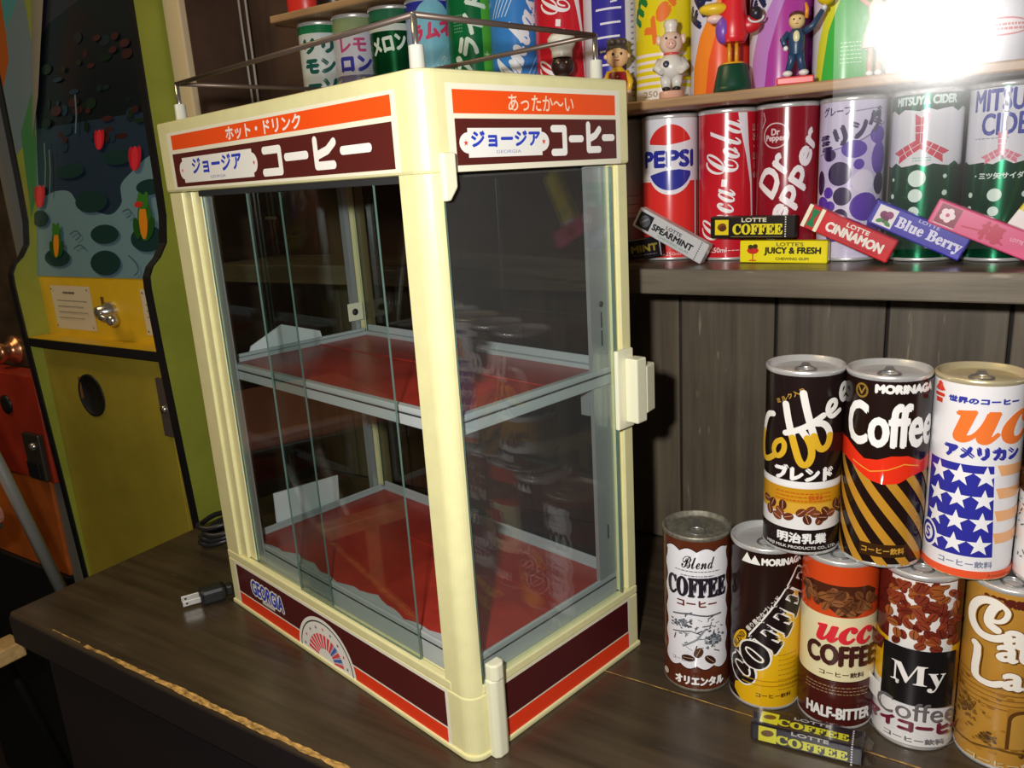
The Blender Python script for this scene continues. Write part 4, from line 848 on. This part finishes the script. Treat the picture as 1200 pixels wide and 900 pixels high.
# dark head in a chef's hat
t = fig('chef_figurine', 'small dark-headed figurine in a white chef hat before a red can', 0.0815)
body_mesh(t, 'torso', lambda b: b.lathe([(0, 0), (0.010, 0), (0.0105, 0.01), (0.008, 0.026), (0.004, 0.030)], P('e8e2da'), 20))
def f(b):
    b.ball(Vector((0, 0, 0.0385)), 0.0105, P('2e1a16'))
    for s in (-1, 1): b.ball(Vector((s * 0.0036, -0.0096, 0.0405)), 0.0009, P('b8a898'), n=8)
    b.ball(Vector((0, -0.0102, 0.038)), 0.0016, P('4a3028'), n=8)
body_mesh(t, 'head', f)
body_mesh(t, 'chef_hat', lambda b: b.lathe([(0.0092, 0.0455), (0.0095, 0.052), (0.0125, 0.057), (0.0128, 0.062), (0.010, 0.0655), (0, 0.0665)], P('e9e5da'), 20))
# child in a yellow shirt
t = fig('child_figurine', 'small child figurine in a yellow shirt and red vest, beside the right rail post', 0.0265)
body_mesh(t, 'torso', lambda b: (b.lathe([(0, 0), (0.0085, 0), (0.009, 0.012), (0.0075, 0.027), (0.004, 0.031)], P('e2b428'), 18), [b.tube([(s * 0.007, 0, 0.027), (s * 0.011, -0.002, 0.018), (s * 0.0095, -0.005, 0.011)], [0.003, 0.0028, 0.0022], P('e2b428'), 8) for s in (-1, 1)], [b.ball(Vector((s * 0.0095, -0.0055, 0.0095)), 0.0024, P(SKIN), n=8) for s in (-1, 1)]))
body_mesh(t, 'vest', lambda b: (b.lathe([(0.0092, 0.008), (0.0095, 0.016), (0.0083, 0.0255), (0.0068, 0.0275)], P('a3202a'), 18), [b.ball(Vector((0, -0.0095, z)), 0.0009, P('e8d8c0'), n=6) for z in (0.012, 0.017, 0.022)]))
body_mesh(t, 'head', lambda b: (b.ball(Vector((0, 0, 0.0400)), 0.0098, P('e9bd8a'), (1, .95, 1)), face(b, 0.040, 0.0098), [b.ball(Vector((s * 0.0096, 0, 0.040)), 0.0022, P('e9bd8a'), n=8) for s in (-1, 1)]))
body_mesh(t, 'hair', lambda b: (b.ball(Vector((0, 0.0016, 0.0448)), 0.0098, P('4a4238', 0.5), (1, .95, .78)), [b.ball(Vector((0.006 * math.cos(k), 0.006 * math.sin(k), 0.0515)), 0.0032, P('4a4238', 0.5), n=8) for k in range(6)]))
# pig
t = fig('pig_figurine', 'cream pig figurine in a white suit on a pink base before the yellow can', -0.0235); t.scale = (.9, .9, .9)
body_mesh(t, 'base', lambda b: b.lathe([(0, 0), (0.0115, 0), (0.0115, 0.0055), (0.0105, 0.0065), (0, 0.0065)], P('dba892'), 24))
body_mesh(t, 'shoes', lambda b: [b.ball(Vector((s * 0.0048, -0.0025, 0.0085)), 0.0042, P('221e1e'), (1, 1.35, .55), n=10) for s in (-1, 1)])
body_mesh(t, 'suit', lambda b: ([b.tube([(s * 0.0048, 0, 0.009), (s * 0.0052, 0, 0.020)], [0.0042, 0.0056], P('d8d4cc'), 12) for s in (-1, 1)], b.ball(Vector((0, 0, 0.0285)), 0.0118, P('d8d4cc'), (1.0, .92, 1.02)), [b.tube([(s * 0.0095, 0, 0.0345), (s * 0.0135, -0.0035, 0.027), (s * 0.0085, -0.0105, 0.0235)], [0.0036, 0.0038, 0.003], P('d8d4cc'), 10) for s in (-1, 1)]))
body_mesh(t, 'emblem', lambda b: b.ball(Vector((-0.0045, -0.0098, 0.0300)), 0.0032, P('34384a'), (1, .45, 1), n=10))
body_mesh(t, 'collar', lambda b: b.lathe([(0.0062, 0.0385), (0.0072, 0.0395), (0.006, 0.041)], P('d04a44'), 16))
body_mesh(t, 'head', lambda b: (b.ball(Vector((0, 0, 0.0490)), 0.0108, P('dfc2ae'), (1, .95, 1)), b.lathe([(0.0042, 0), (0.0046, 0.004), (0.004, 0.0052), (0, 0.0052)], P('d9ab9a'), 14, Matrix.Translation((0, -0.0085, 0.047)) @ Matrix.Rotation(PI / 2, 4, 'X')),
    [b.ball(Vector((s * 0.0042, -0.0093, 0.0525)), 0.0012, P('2a2020'), n=8) for s in (-1, 1)], [b.ball(Vector((s * 0.0014, -0.0138, 0.047)), 0.0006, P('6a3a34'), n=6) for s in (-1, 1)],
    [b.ball(Vector((s * 0.0112, 0.001, 0.0525)), 0.0046, P('dfc2ae'), (.6, .5, 1), n=10) for s in (-1, 1)]))
body_mesh(t, 'cap', lambda b: b.lathe([(0.0052, 0.0585), (0.0055, 0.062), (0.0068, 0.065), (0.0055, 0.069), (0, 0.0695)], P('ddd6cc'), 16))
# red bird
t = fig('bird_figurine', 'tall red bird figurine with a yellow beak on a dark green stand', -0.0765)
body_mesh(t, 'stand', lambda b: b.lathe([(0, 0), (0.0155, 0), (0.0150, 0.004), (0.0118, 0.0195), (0.0108, 0.0208), (0, 0.0208)], P('14402e'), 28))
body_mesh(t, 'legs', lambda b: (b.lathe([(0.0092, 0.0206), (0.0092, 0.0222), (0, 0.0222)], P('e0a020'), 20), [b.tube([(s * 0.0028, 0, 0.0218), (s * 0.0028, 0, 0.0385)], 0.0015, P('e0a020'), 8) for s in (-1, 1)]))
body_mesh(t, 'torso', lambda b: b.lathe([(0, 0.0365), (0.0095, 0.0375), (0.0118, 0.042), (0.0110, 0.054), (0.0095, 0.066), (0.0085, 0.080), (0.0078, 0.100), (0.006, 0.108), (0, 0.110)], P('d6222c'), 24))
body_mesh(t, 'bib', lambda b: b.ball(Vector((-0.0075, -0.0045, 0.047)), 0.0085, P('7a4ab0'), (.75, .8, 1.25), n=14))
body_mesh(t, 'beak', lambda b: (b.ball(Vector((-0.0150, -0.004, 0.0635)), 0.0105, P('e5c02a'), (1.15, .65, .45), n=14), b.ball(Vector((-0.0140, -0.004, 0.0560)), 0.007, P('e8c4c0'), (1.0, .65, .5), n=12)))
body_mesh(t, 'eyes', lambda b: [b.ball(Vector((-0.004 + s * .005, -0.0072, 0.0745)), 0.0028, P('f0ece8'), n=10) for s in (-1, 1)])
body_mesh(t, 'wing', lambda b: (b.ball(Vector((0.0125, -0.001, 0.0500)), 0.0085, P('c61e28'), (1.1, .6, .8), n=12), b.ball(Vector((0.0175, -0.003, 0.0575)), 0.0052, P('26242e'), n=12), b.tube([(0.0175 + 0.0058 * math.cos(k * .4), -0.006, 0.0545 + 0.004 * math.sin(k * .4)) for k in range(8, 17)], 0.0009, P('d0d0d0'), 6)))
# suited figure with a balloon
t = fig('dancer_figurine', 'figurine in a dark blue suit with one arm raised to a yellow ball', -0.1265); t.scale = (.8, .8, .8)
NV = '2b4566'
body_mesh(t, 'base', lambda b: b.box((-0.0175, -0.008, 0), (0.0175, 0.008, 0.0075), P('d8443f'), 0.0015))
body_mesh(t, 'shoes', lambda b: [b.ball(Vector((s * 0.0075, -0.003, 0.0105)), 0.005, P('e6e2e0'), (1, 1.3, .62), n=10) for s in (-1, 1)])
body_mesh(t, 'suit', lambda b: ([b.tube([(s * 0.0068, 0, 0.012), (s * 0.0045, 0, 0.022), (s * 0.003, 0, 0.030)], [0.0032, 0.0036, 0.0046], P(NV), 10) for s in (-1, 1)], b.lathe([(0.0062, 0.028), (0.0072, 0.034), (0.0078, 0.046), (0.005, 0.051), (0, 0.0515)], P(NV), 18),
    b.tube([(0.007, 0, 0.048), (0.015, 0, 0.053), (0.023, -0.001, 0.0655)], [0.0034, 0.003, 0.0022], P(NV), 10), b.tube([(-0.007, 0, 0.048), (-0.0125, -0.001, 0.042), (-0.0105, -0.005, 0.036)], [0.0034, 0.003, 0.0024], P(NV), 10)))
body_mesh(t, 'shirt', lambda b: b.ball(Vector((0, -0.0062, 0.0435)), 0.0042, P('dcd8a8'), (.8, .55, 1.35), n=12))
body_mesh(t, 'hand', lambda b: b.ball(Vector((0.0245, -0.001, 0.0675)), 0.0026, P('d8d8e0'), n=8)); body_mesh(t, 'hand', lambda b: b.ball(Vector((-0.0095, -0.007, 0.0335)), 0.0025, P('e8e6e6'), n=8))
body_mesh(t, 'head', lambda b: (b.ball(Vector((0, 0, 0.0585)), 0.0075, P('e2c286'), (1, .95, 1.05)), face(b, 0.0585, 0.0075)))
body_mesh(t, 'hair', lambda b: b.ball(Vector((0, 0.0014, 0.0632)), 0.0074, P('5a2e24', 0.5), (1, .95, .62)))
body_mesh(t, 'plume', lambda b: b.tube([(0.0085, 0, 0.060), (0.0090, 0, 0.068), (0.0075, 0, 0.074)], [0.0018, 0.0020, 0.001], P('e0902a'), 8))
body_mesh(t, 'ball', lambda b: b.ball(Vector((0.026, -0.001, 0.0785)), 0.0092, P('e8c81a')))
# pale doll at the right
t = fig('doll_figurine', 'pale doll figurine in a cream dress in front of the green can', -0.1835)
body_mesh(t, 'legs', lambda b: [(b.tube([(s * 0.003, 0, 0.002), (s * 0.003, 0, 0.024)], 0.0020, P('c89a7a'), 8), b.ball(Vector((s * 0.003, -0.001, 0.0022)), 0.0028, P('ece8e4'), (1, 1.4, .8), n=8)) for s in (-1, 1)])
body_mesh(t, 'dress', lambda b: b.lathe([(0.0095, 0.020), (0.0078, 0.030), (0.0045, 0.040), (0.0058, 0.049), (0.003, 0.053)], P('e6dcc4'), 18))
body_mesh(t, 'arm', lambda b: b.tube([(-0.005, 0, 0.050), (-0.012, 0, 0.056), (-0.016, 0, 0.066)], [0.002, 0.0018, 0.0015], P('d8a888'), 8)); body_mesh(t, 'arm', lambda b: b.tube([(0.005, 0, 0.050), (0.010, 0, 0.044), (0.011, -0.002, 0.036)], [0.002, 0.0018, 0.0015], P('d8a888'), 8))
body_mesh(t, 'head', lambda b: (b.ball(Vector((0, 0, 0.0600)), 0.0075, P('e6c4a4')), face(b, 0.060, 0.0075)))
body_mesh(t, 'hair', lambda b: b.ball(Vector((0, 0.002, 0.0625)), 0.0080, P('6a4a34', 0.5), (1, .95, .85)))

# ---------------------------------------------------------------- green game machine at the left
m_gside = mat('green_side_paint', (0.33, 0.36, 0.045), 0.42, var=0.12, vscale=(3, 3, 3))
m_yel = mat('yellow_panel_paint', (0.74, 0.47, 0.02), 0.38, var=0.06)
m_olive = mat('olive_door_paint', (0.42, 0.33, 0.035), 0.45, var=0.12, vscale=(3, 3, 3))
m_blk = mat('black_trim', (0.012, 0.012, 0.013), 0.4)
G = thing('game_machine', 'green and yellow coin game machine with a pond picture, beyond the counter end', 'arcade machine', (0.45, 0.795, -0.75))
go = (0.45, 0.795, -0.75)
def gp(name, b, par=G, **k):
    o = b.build(name, par, **k)
    if par is G: o.location = (-go[0], -go[1], -go[2])
    return o
front = [(0.262, 1.25), (0.256, 0.75), (0.253, 0.43), (0.2515, 0.375), (0.246, 0.342), (0.234, 0.325), (0.222, 0.315), (0.2155, 0.303), (0.2145, 0.288), (0.2165, 0.20), (0.224, -0.02), (0.236, -0.40), (0.246, -0.75)]
for y0, y1, lab in ((0.622, 0.634, 0), (0.957, 0.969, 1)):
    b = MB(); b.prism([(0.72, 1.25)] + [(x, z) for x, z in front] + [(0.72, -0.75)], -y1, -y0, m_gside, Matrix.Rotation(PI / 2, 4, 'X')); s_ = gp('side_panel', b)
    b = MB()
    for p, q in zip(front, front[1:]): b.faces([(p[0] - 0.0006, y0 - 0.0005, p[1]), (p[0] - 0.0006, y1 + 0.0005, p[1]), (q[0] - 0.0006, y1 + 0.0005, q[1]), (q[0] - 0.0006, y0 - 0.0005, q[1]), (p[0] + 0.002, y0 - 0.0005, p[1]), (q[0] + 0.002, y0 - 0.0005, q[1]), (p[0] + 0.002, y1 + 0.0005, p[1]), (q[0] + 0.002, y1 + 0.0005, q[1])], [(0, 3, 2, 1), (0, 4, 5, 3), (1, 2, 7, 6)], m_blk)
    b.build('edge_trim', s_)
    if lab:
        a = Art(); a.poly([(0, 470), (50, 520), (62, 900), (0, 900)], '7d8a86'); a.poly([(0, 560), (16, 600), (26, 700), (0, 720)], 'c0601e'); a.poly([(2, 380), (24, 430), (40, 560), (12, 500)], '4f8a4a'); a.poly([(20, 640), (44, 680), (50, 800), (26, 760)], '5a9a90')
        b = MB(); a.flat(b, (0.2562, y0 - 0.0002, 0), (1, 0, 0), (0, 0, 1), 0.4); tag(b.build('side_picture', s_), 'painted picture strip')
# picture panel, leaning back
O = Vector((0.25, 0.80, 0.295)); Uv = Vector((0, -1, 0)); Vv = Vector((0.07, 0, 0.355)).normalized()
a = Art(); a.rect(-157, 0, 166, 800, '6d8f9c')
a.poly(smooth([(-157, 0), (-157, 95), (-120, 108), (-80, 118), (-60, 112), (-52, 96), (-20, 84), (6, 74), (8, 64), (-12, 52), (-4, 40), (4, 30), (-8, 12), (0, 0)]), '6d8f9c')
a.poly(smooth([(60, 0), (64, 14), (48, 26), (58, 40), (70, 48), (44, 62), (36, 74), (60, 84), (80, 92), (66, 112), (62, 126), (90, 136), (120, 150), (166, 160), (166, 0)]), '6d8f9c')
a.poly(smooth([(-130, 118), (-157, 110), (-157, 520), (166, 520), (166, 168), (118, 158), (84, 140), (58, 126), (60, 112), (64, 100), (40, 84), (10, 88), (-24, 98), (-48, 104), (-64, 122), (-100, 124)]), '26374a')
a.poly([(-157, 215), (166, 215), (166, 800), (-157, 800)], '131c22'); a.poly([(-157, 330), (-120, 360), (-40, 380), (60, 372), (166, 340), (166, 800), (-157, 800)], '2b2a38')
for k in range(60):
    u, v = random.uniform(-140, 160), random.uniform(180, 330); a.ell(u, v, random.uniform(4, 16), random.uniform(3, 8), random.choice(('14261c', '1c3022', '3a2020', '1b2a30', '402424', '22384a')), 0, 10)
for u, v, rx, ry in ((26, 59, 34, 13), (28, 20, 36, 17), (124, 52, 36, 17), (-95, 27, 34, 13), (-6, 104, 40, 15), (130, 118, 30, 10), (-60, 148, 36, 10), (60, 160, 36, 10), (-140, 84, 22, 12)): a.ell(u, v, rx, ry, '1d3a3a')
for p in ([(-60, 60), (-44, 66), (-30, 58), (-44, 52)], [(70, 88), (84, 92), (92, 84), (80, 80)], [(84, 30), (100, 22), (108, 10), (98, 4)], [(-20, 40), (-34, 46), (-48, 40)]): a.stroke(curve(p), 1.8, '40606c')
def bud(u, v, s):
    for k in (-1, 1, 0): a.ell(u + k * 6 * s, v, 7 * s, 15 * s, ('c22434', 'dd3644')[k == 0], -k * 14)
bud(98, 156, 1.05); bud(-140, 116, 1.1); bud(16, 186, 0.9)
def frog(u, v, s, q):      # plain little green frog on its lily pad
    a.ell(u + 3 * q, v, 15 * s, 26 * s, '2f6a26', q * 8); a.ell(u - 14 * s, v - 10 * s, 7 * s, 14 * s, '24541f', 20); a.ell(u + 15 * s, v - 10 * s, 7 * s, 14 * s, '24541f', -20)
    a.ell(u, v - 2 * s, 8.5 * s, 22 * s, 'e08a22', q * 8); a.ell(u - 2 * q, v + 22 * s, 13 * s, 9 * s, '3a7a2c'); a.ell(u - 8 * s, v + 30 * s, 4 * s, 4 * s, '3a7a2c'); a.ell(u + 6 * s, v + 30 * s, 4 * s, 4 * s, '3a7a2c')
frog(118, 76, 1.05, 1); frog(-94, 48, 0.85, 0); a.ell(108, 96, 9, 4, 'c8342a')
for u, v0, v1 in ((-41, 200, 250), (-123, 130, 190), (-110, 120, 180)): a.stroke([(u, v0), (u + 2, (v0 + v1) / 2), (u - 1, v1)], 3.4, '5c7a86')
a.poly([(-157, 200), (-140, 260), (-132, 330), (-120, 420), (-157, 520)], '8a8478'); a.poly([(84, 800), (90, 380), (110, 352), (122, 372), (132, 800)], '4a6a80')
b = MB(); a.flat(b, O, Uv, Vv, 0.25, e0=0.3, step=0.05)
Nn = Uv.cross(Vv); c8 = [O + Uv * u + Vv * v - Nn * d_ for d_ in (0.0, 0.02) for u, v in ((-0.157, 0), (0.166, 0), (0.166, 0.95), (-0.157, 0.95))]
b.faces([tuple(p) for p in c8], [(0, 1, 2, 3), (4, 7, 6, 5), (0, 4, 5, 1), (1, 5, 6, 2), (2, 6, 7, 3), (3, 7, 4, 0)], ink('26374a')); tag(gp('picture_panel', b), 'pond picture with lily pads, red buds and frogs')
b = MB(); b.box((0.251, 0.634, 0.190), (0.262, 0.957, 0.2965), m_yel); cp = gp('control_panel', b)
def notice(y0, y1, z0, z1, rows):
    a = Art(); w = (y1 - y0) * 1e3; h = (z1 - z0) * 1e3; a.rect(0, 0, w, h, 'd9cdb0'); lines(a, w * .3, w * .6, h * .84, '4a4440', 1, 1, 3.4)
    for k in range(rows): lines(a, w * .12, w * (.88 - .1 * (k % 2)), h * (.66 - k * .13), '77706a', 1, 1, 1.2)
    for u in (5, w - 5):
        for v in (5, h - 5): a.ell(u, v, 1.4, 1.4, '5a3a20')
    b = MB(); a.flat(b, (0.2508, y1, z0), (0, -1, 0), (0, 0, 1), 0.5); return b
o = notice(0.824, 0.929, 0.217, 0.2815, 4).build('notice', cp); tag(o, 'pale paper notice pinned at its corners')
o = notice(0.640, 0.703, 0.2185, 0.281, 3).build('notice', cp)
b = MB(); b.box((0.2495, 0.793, 0.238), (0.251, 0.799, 0.268), mat('brass_slot', (0.30, 0.16, 0.04), 0.4, 0.6)); b.build('coin_slot', cp)
b = MB(); b.lathe([(0.013, 0), (0.013, 0.006), (0.010, 0.010), (0.0085, 0.022), (0, 0.024)], m_chr, 24, Matrix.Translation((0.251, 0.778, 0.249)) @ Matrix.Rotation(-PI / 2, 4, 'Y'))
b.tube([(0.235, 0.778, 0.249), (0.230, 0.768, 0.243), (0.231, 0.752, 0.240)], [0.0065, 0.0055, 0.005], m_chr, 12); b.ball(Vector((0.231, 0.746, 0.240)), 0.0085, m_chr); tag(b.build('lever', cp), 'chrome turning lever with a ball end')
b = MB(); b.box((0.2185, 0.634, 0.2035), (0.252, 0.957, 0.2075), m_yel); b.box((0.2165, 0.634, 0.1945), (0.2185, 0.957, 0.2065), m_blk); b.box((0.2185, 0.634, 0.194), (0.252, 0.957, 0.2035), m_blk); gp('ledge', b)
b = MB(); b.box((0.236, 0.634, -0.75), (0.246, 0.957, 0.187), m_olive); b.box((0.2350, 0.660, -0.60), (0.2362, 0.918, 0.178), m_olive, 0.0006); dr = gp('lower_door', b)
b = MB(); b.lathe([(0, 0), (0.032, 0), (0.032, 0.0022), (0.029, 0.0022), (0.029, 0.0004), (0, 0.0004)], m_blk, 36, Matrix.Translation((0.2349, 0.843, 0.124)) @ Matrix.Rotation(-PI / 2, 4, 'Y')); tag(b.build('round_hole', dr), 'round black opening')
b = MB(); b.box((0.230, 0.650, 0.085), (0.2349, 0.672, 0.166), mat('dark_metal', (0.16, 0.13, 0.11), 0.45, 0.5), 0.001); b.lathe([(0.005, 0), (0.005, 0.004), (0, 0.004)], m_chr, 14, Matrix.Translation((0.230, 0.661, 0.124)) @ Matrix.Rotation(-PI / 2, 4, 'Y')); tag(b.build('lock_plate', dr), 'dark metal lock plate')
b = MB(); b.box((0.2335, 0.866, 0.118), (0.2349, 0.871, 0.150), mat('rust_hinge', (0.25, 0.10, 0.03), 0.5)); b.build('hinge', dr)

# ---------------------------------------------------------------- red machine beyond it
RM = thing('arcade_machine', 'red and orange coin machine beyond the green one, at the left edge', 'arcade machine', (0.45, 1.2, -0.75)); ro = (0.45, 1.2, -0.75)
def rp(name, b, par=RM):
    o = b.build(name, par)
    if par is RM: o.location = (-ro[0], -ro[1], -ro[2])
    return o
m_rm = mat('red_machine_paint', (0.42, 0.035, 0.015), 0.4, var=0.25, vscale=(4, 4, 4)); m_or = mat('orange_machine_paint', (0.50, 0.12, 0.02), 0.4, var=0.25, vscale=(4, 4, 4))
b = MB(); b.box((0.225, 0.985, -0.035), (0.26, 1.45, 0.142), m_rm, 0.002); rp('coin_panel', b)
b = MB(); b.box((0.228, 1.010, -0.205), (0.26, 1.45, -0.0355), m_or, 0.002); rp('lower_panel', b)
b = MB(); b.box((0.222, 1.010, -0.75), (0.26, 1.45, -0.2055), m_blk, 0.002); rp('plinth', b)
b = MB(); b.box((0.240, 0.9705, -0.75), (0.70, 0.984, 1.1), mat('grey_machine_side', (0.17, 0.17, 0.15), 0.5)); b.box((0.233, 0.9842, -0.22), (0.245, 1.009, -0.036), mat('grey_machine_side', (0.17, 0.17, 0.15), 0.5)); rp('side_panel', b)
b = MB(); b.box((0.262, 0.985, 0.143), (0.30, 1.45, 1.1), mat('dark_brown_panel', (0.05, 0.035, 0.022), 0.4, var=0.5, vscale=(5, 5, 5))); up = rp('upper_panel', b)
b = MB(); b.lathe([(0.024, 0), (0.024, 0.004), (0.016, 0.008), (0.014, 0.018), (0.018, 0.026), (0.012, 0.032), (0, 0.033)], mat('copper_knob', (0.70, 0.32, 0.16), 0.28, 0.9), 24, Matrix.Translation((0.2625, 1.10, 0.170)) @ Matrix.Rotation(-PI / 2, 4, 'Y')); tag(b.build('knob', up), 'shiny copper knob')
b = MB(); b.box((0.216, 0.992, -0.030), (0.2249, 1.042, 0.048), mat('coin_plate_metal', (0.11, 0.09, 0.07), 0.4, 0.7), 0.002); b.box((0.211, 1.000, -0.024), (0.216, 1.034, 0.002), m_blk, 0.001); b.lathe([(0.007, 0), (0.006, 0.005), (0, 0.006)], m_chr, 14, Matrix.Translation((0.216, 1.010, 0.028)) @ Matrix.Rotation(-PI / 2, 4, 'Y')); tag(rp('coin_plate', b), 'dark metal coin entry plate')
b = MB(); b.lathe([(0.016, 0), (0.016, 0.003), (0.008, 0.004), (0, 0.003)], m_blk, 20, Matrix.Translation((0.2248, 1.085, 0.088)) @ Matrix.Rotation(-PI / 2, 4, 'Y')); rp('lock', b)

# ---------------------------------------------------------------- chair and plank at the far left
m_steel = mat('grey_steel_tube', (0.40, 0.40, 0.36), 0.35, 0.5)
FC = thing('folding_chair', 'grey steel folding chair before the red machine, at the left edge', 'chair', (0.0, 0.85, -0.75)); fo = (0.0, 0.85, -0.75)
def fp(name, b): o = b.build(name, FC); o.location = (-fo[0], -fo[1], -fo[2]); return o
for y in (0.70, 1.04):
    b = MB(); b.tube([(-0.075, y, 0.62), (0.038, y, 0.094), (0.0768, y, -0.10)], 0.0072, m_steel, 12); b.tube([(0.0768, y, -0.10), (0.205, y, -0.74)], 0.0074, m_blk, 12); b.ball(Vector((0.2055, y, -0.742)), 0.0095, m_blk); fp('leg', b)  # lower leg coloured black to stand in for the shade below the counter
    b = MB(); b.tube([(-0.14, y + (0.016 if y < 1 else -0.016), 0.015), (-0.36, y + (0.016 if y < 1 else -0.016), -0.74)], 0.0085, m_steel, 12); b.ball(Vector((-0.3605, y + (0.016 if y < 1 else -0.016), -0.742)), 0.0095, m_blk); fp('leg', b)
b = MB(); b.box((-0.30, 0.725, 0.020), (0.036, 1.015, 0.030), mat('dark_seat_pan', (0.05, 0.045, 0.04), 0.5), 0.004); b.box((-0.30, 0.712, 0.0305), (0.036, 1.018, 0.055), mat('pink_vinyl', (0.48, 0.20, 0.14), 0.5), 0.008); fp('seat', b)
b = MB(); b.box((-0.085, 0.71, 0.42), (-0.035, 1.03, 0.60), mat('pink_vinyl', (0.48, 0.20, 0.14), 0.5), 0.008); fp('backrest', b)
m_bw = mat('pale_bench_wood', (0.62, 0.40, 0.16), 0.5, var=0.25, vscale=(30, 4, 30))
bt = thing('bench', 'narrow pale wooden bench end poking in below the counter corner', 'bench', (-0.17, 0.686, -0.75))
b = MB(); b.box((-0.20, -0.0165, 0.630), (0.176, 0.0165, 0.650), m_bw, 0.002); b.build('bench_top', bt)
for sx in (-0.17, -0.03):
    b = MB(); b.box((sx - 0.012, -0.012, 0.0), (sx + 0.012, 0.012, 0.6298), m_bw, 0.002); b.build('leg', bt)

# ---------------------------------------------------------------- clear sheet hung before the shelves' right end
Pc = Vector((0.262, -0.226, 0.4705)); nrm = ((CAM - Pc).normalized() + (FLASH - Pc).normalized()).normalized()
sx = nrm.cross(Vector((0, 0, 1))).normalized() * -1; sy = sx.cross(nrm).normalized() * -1
if sy.z < 0: sy = -sy
b = MB(); n = 24; V = []
for j in range(n + 1):
    for i in range(n + 1):
        p = Pc + sx * ((-0.062 if sx.y > 0 else 0.062) * -1 * 0 + (i / n - 0.80) * 0.30 * (1 if sx.y > 0 else -1)) + sy * ((j / n - 0.42) * 0.34) + nrm * (0.0004 * math.sin(i * 0.45 + j * 0.2))
        V.append(tuple(p))
b.faces(V, [(j * (n + 1) + i, j * (n + 1) + i + 1, (j + 1) * (n + 1) + i + 1, (j + 1) * (n + 1) + i) for j in range(n) for i in range(n)], glass('clear_vinyl', (0.97, 0.97, 0.98), 0.165, 0.012, 0.40, 0.04), True)
tag(b.build('plastic_sheet'), 'clear vinyl sheet with a glaring highlight hanging before the right shelf ends', 'plastic sheet')
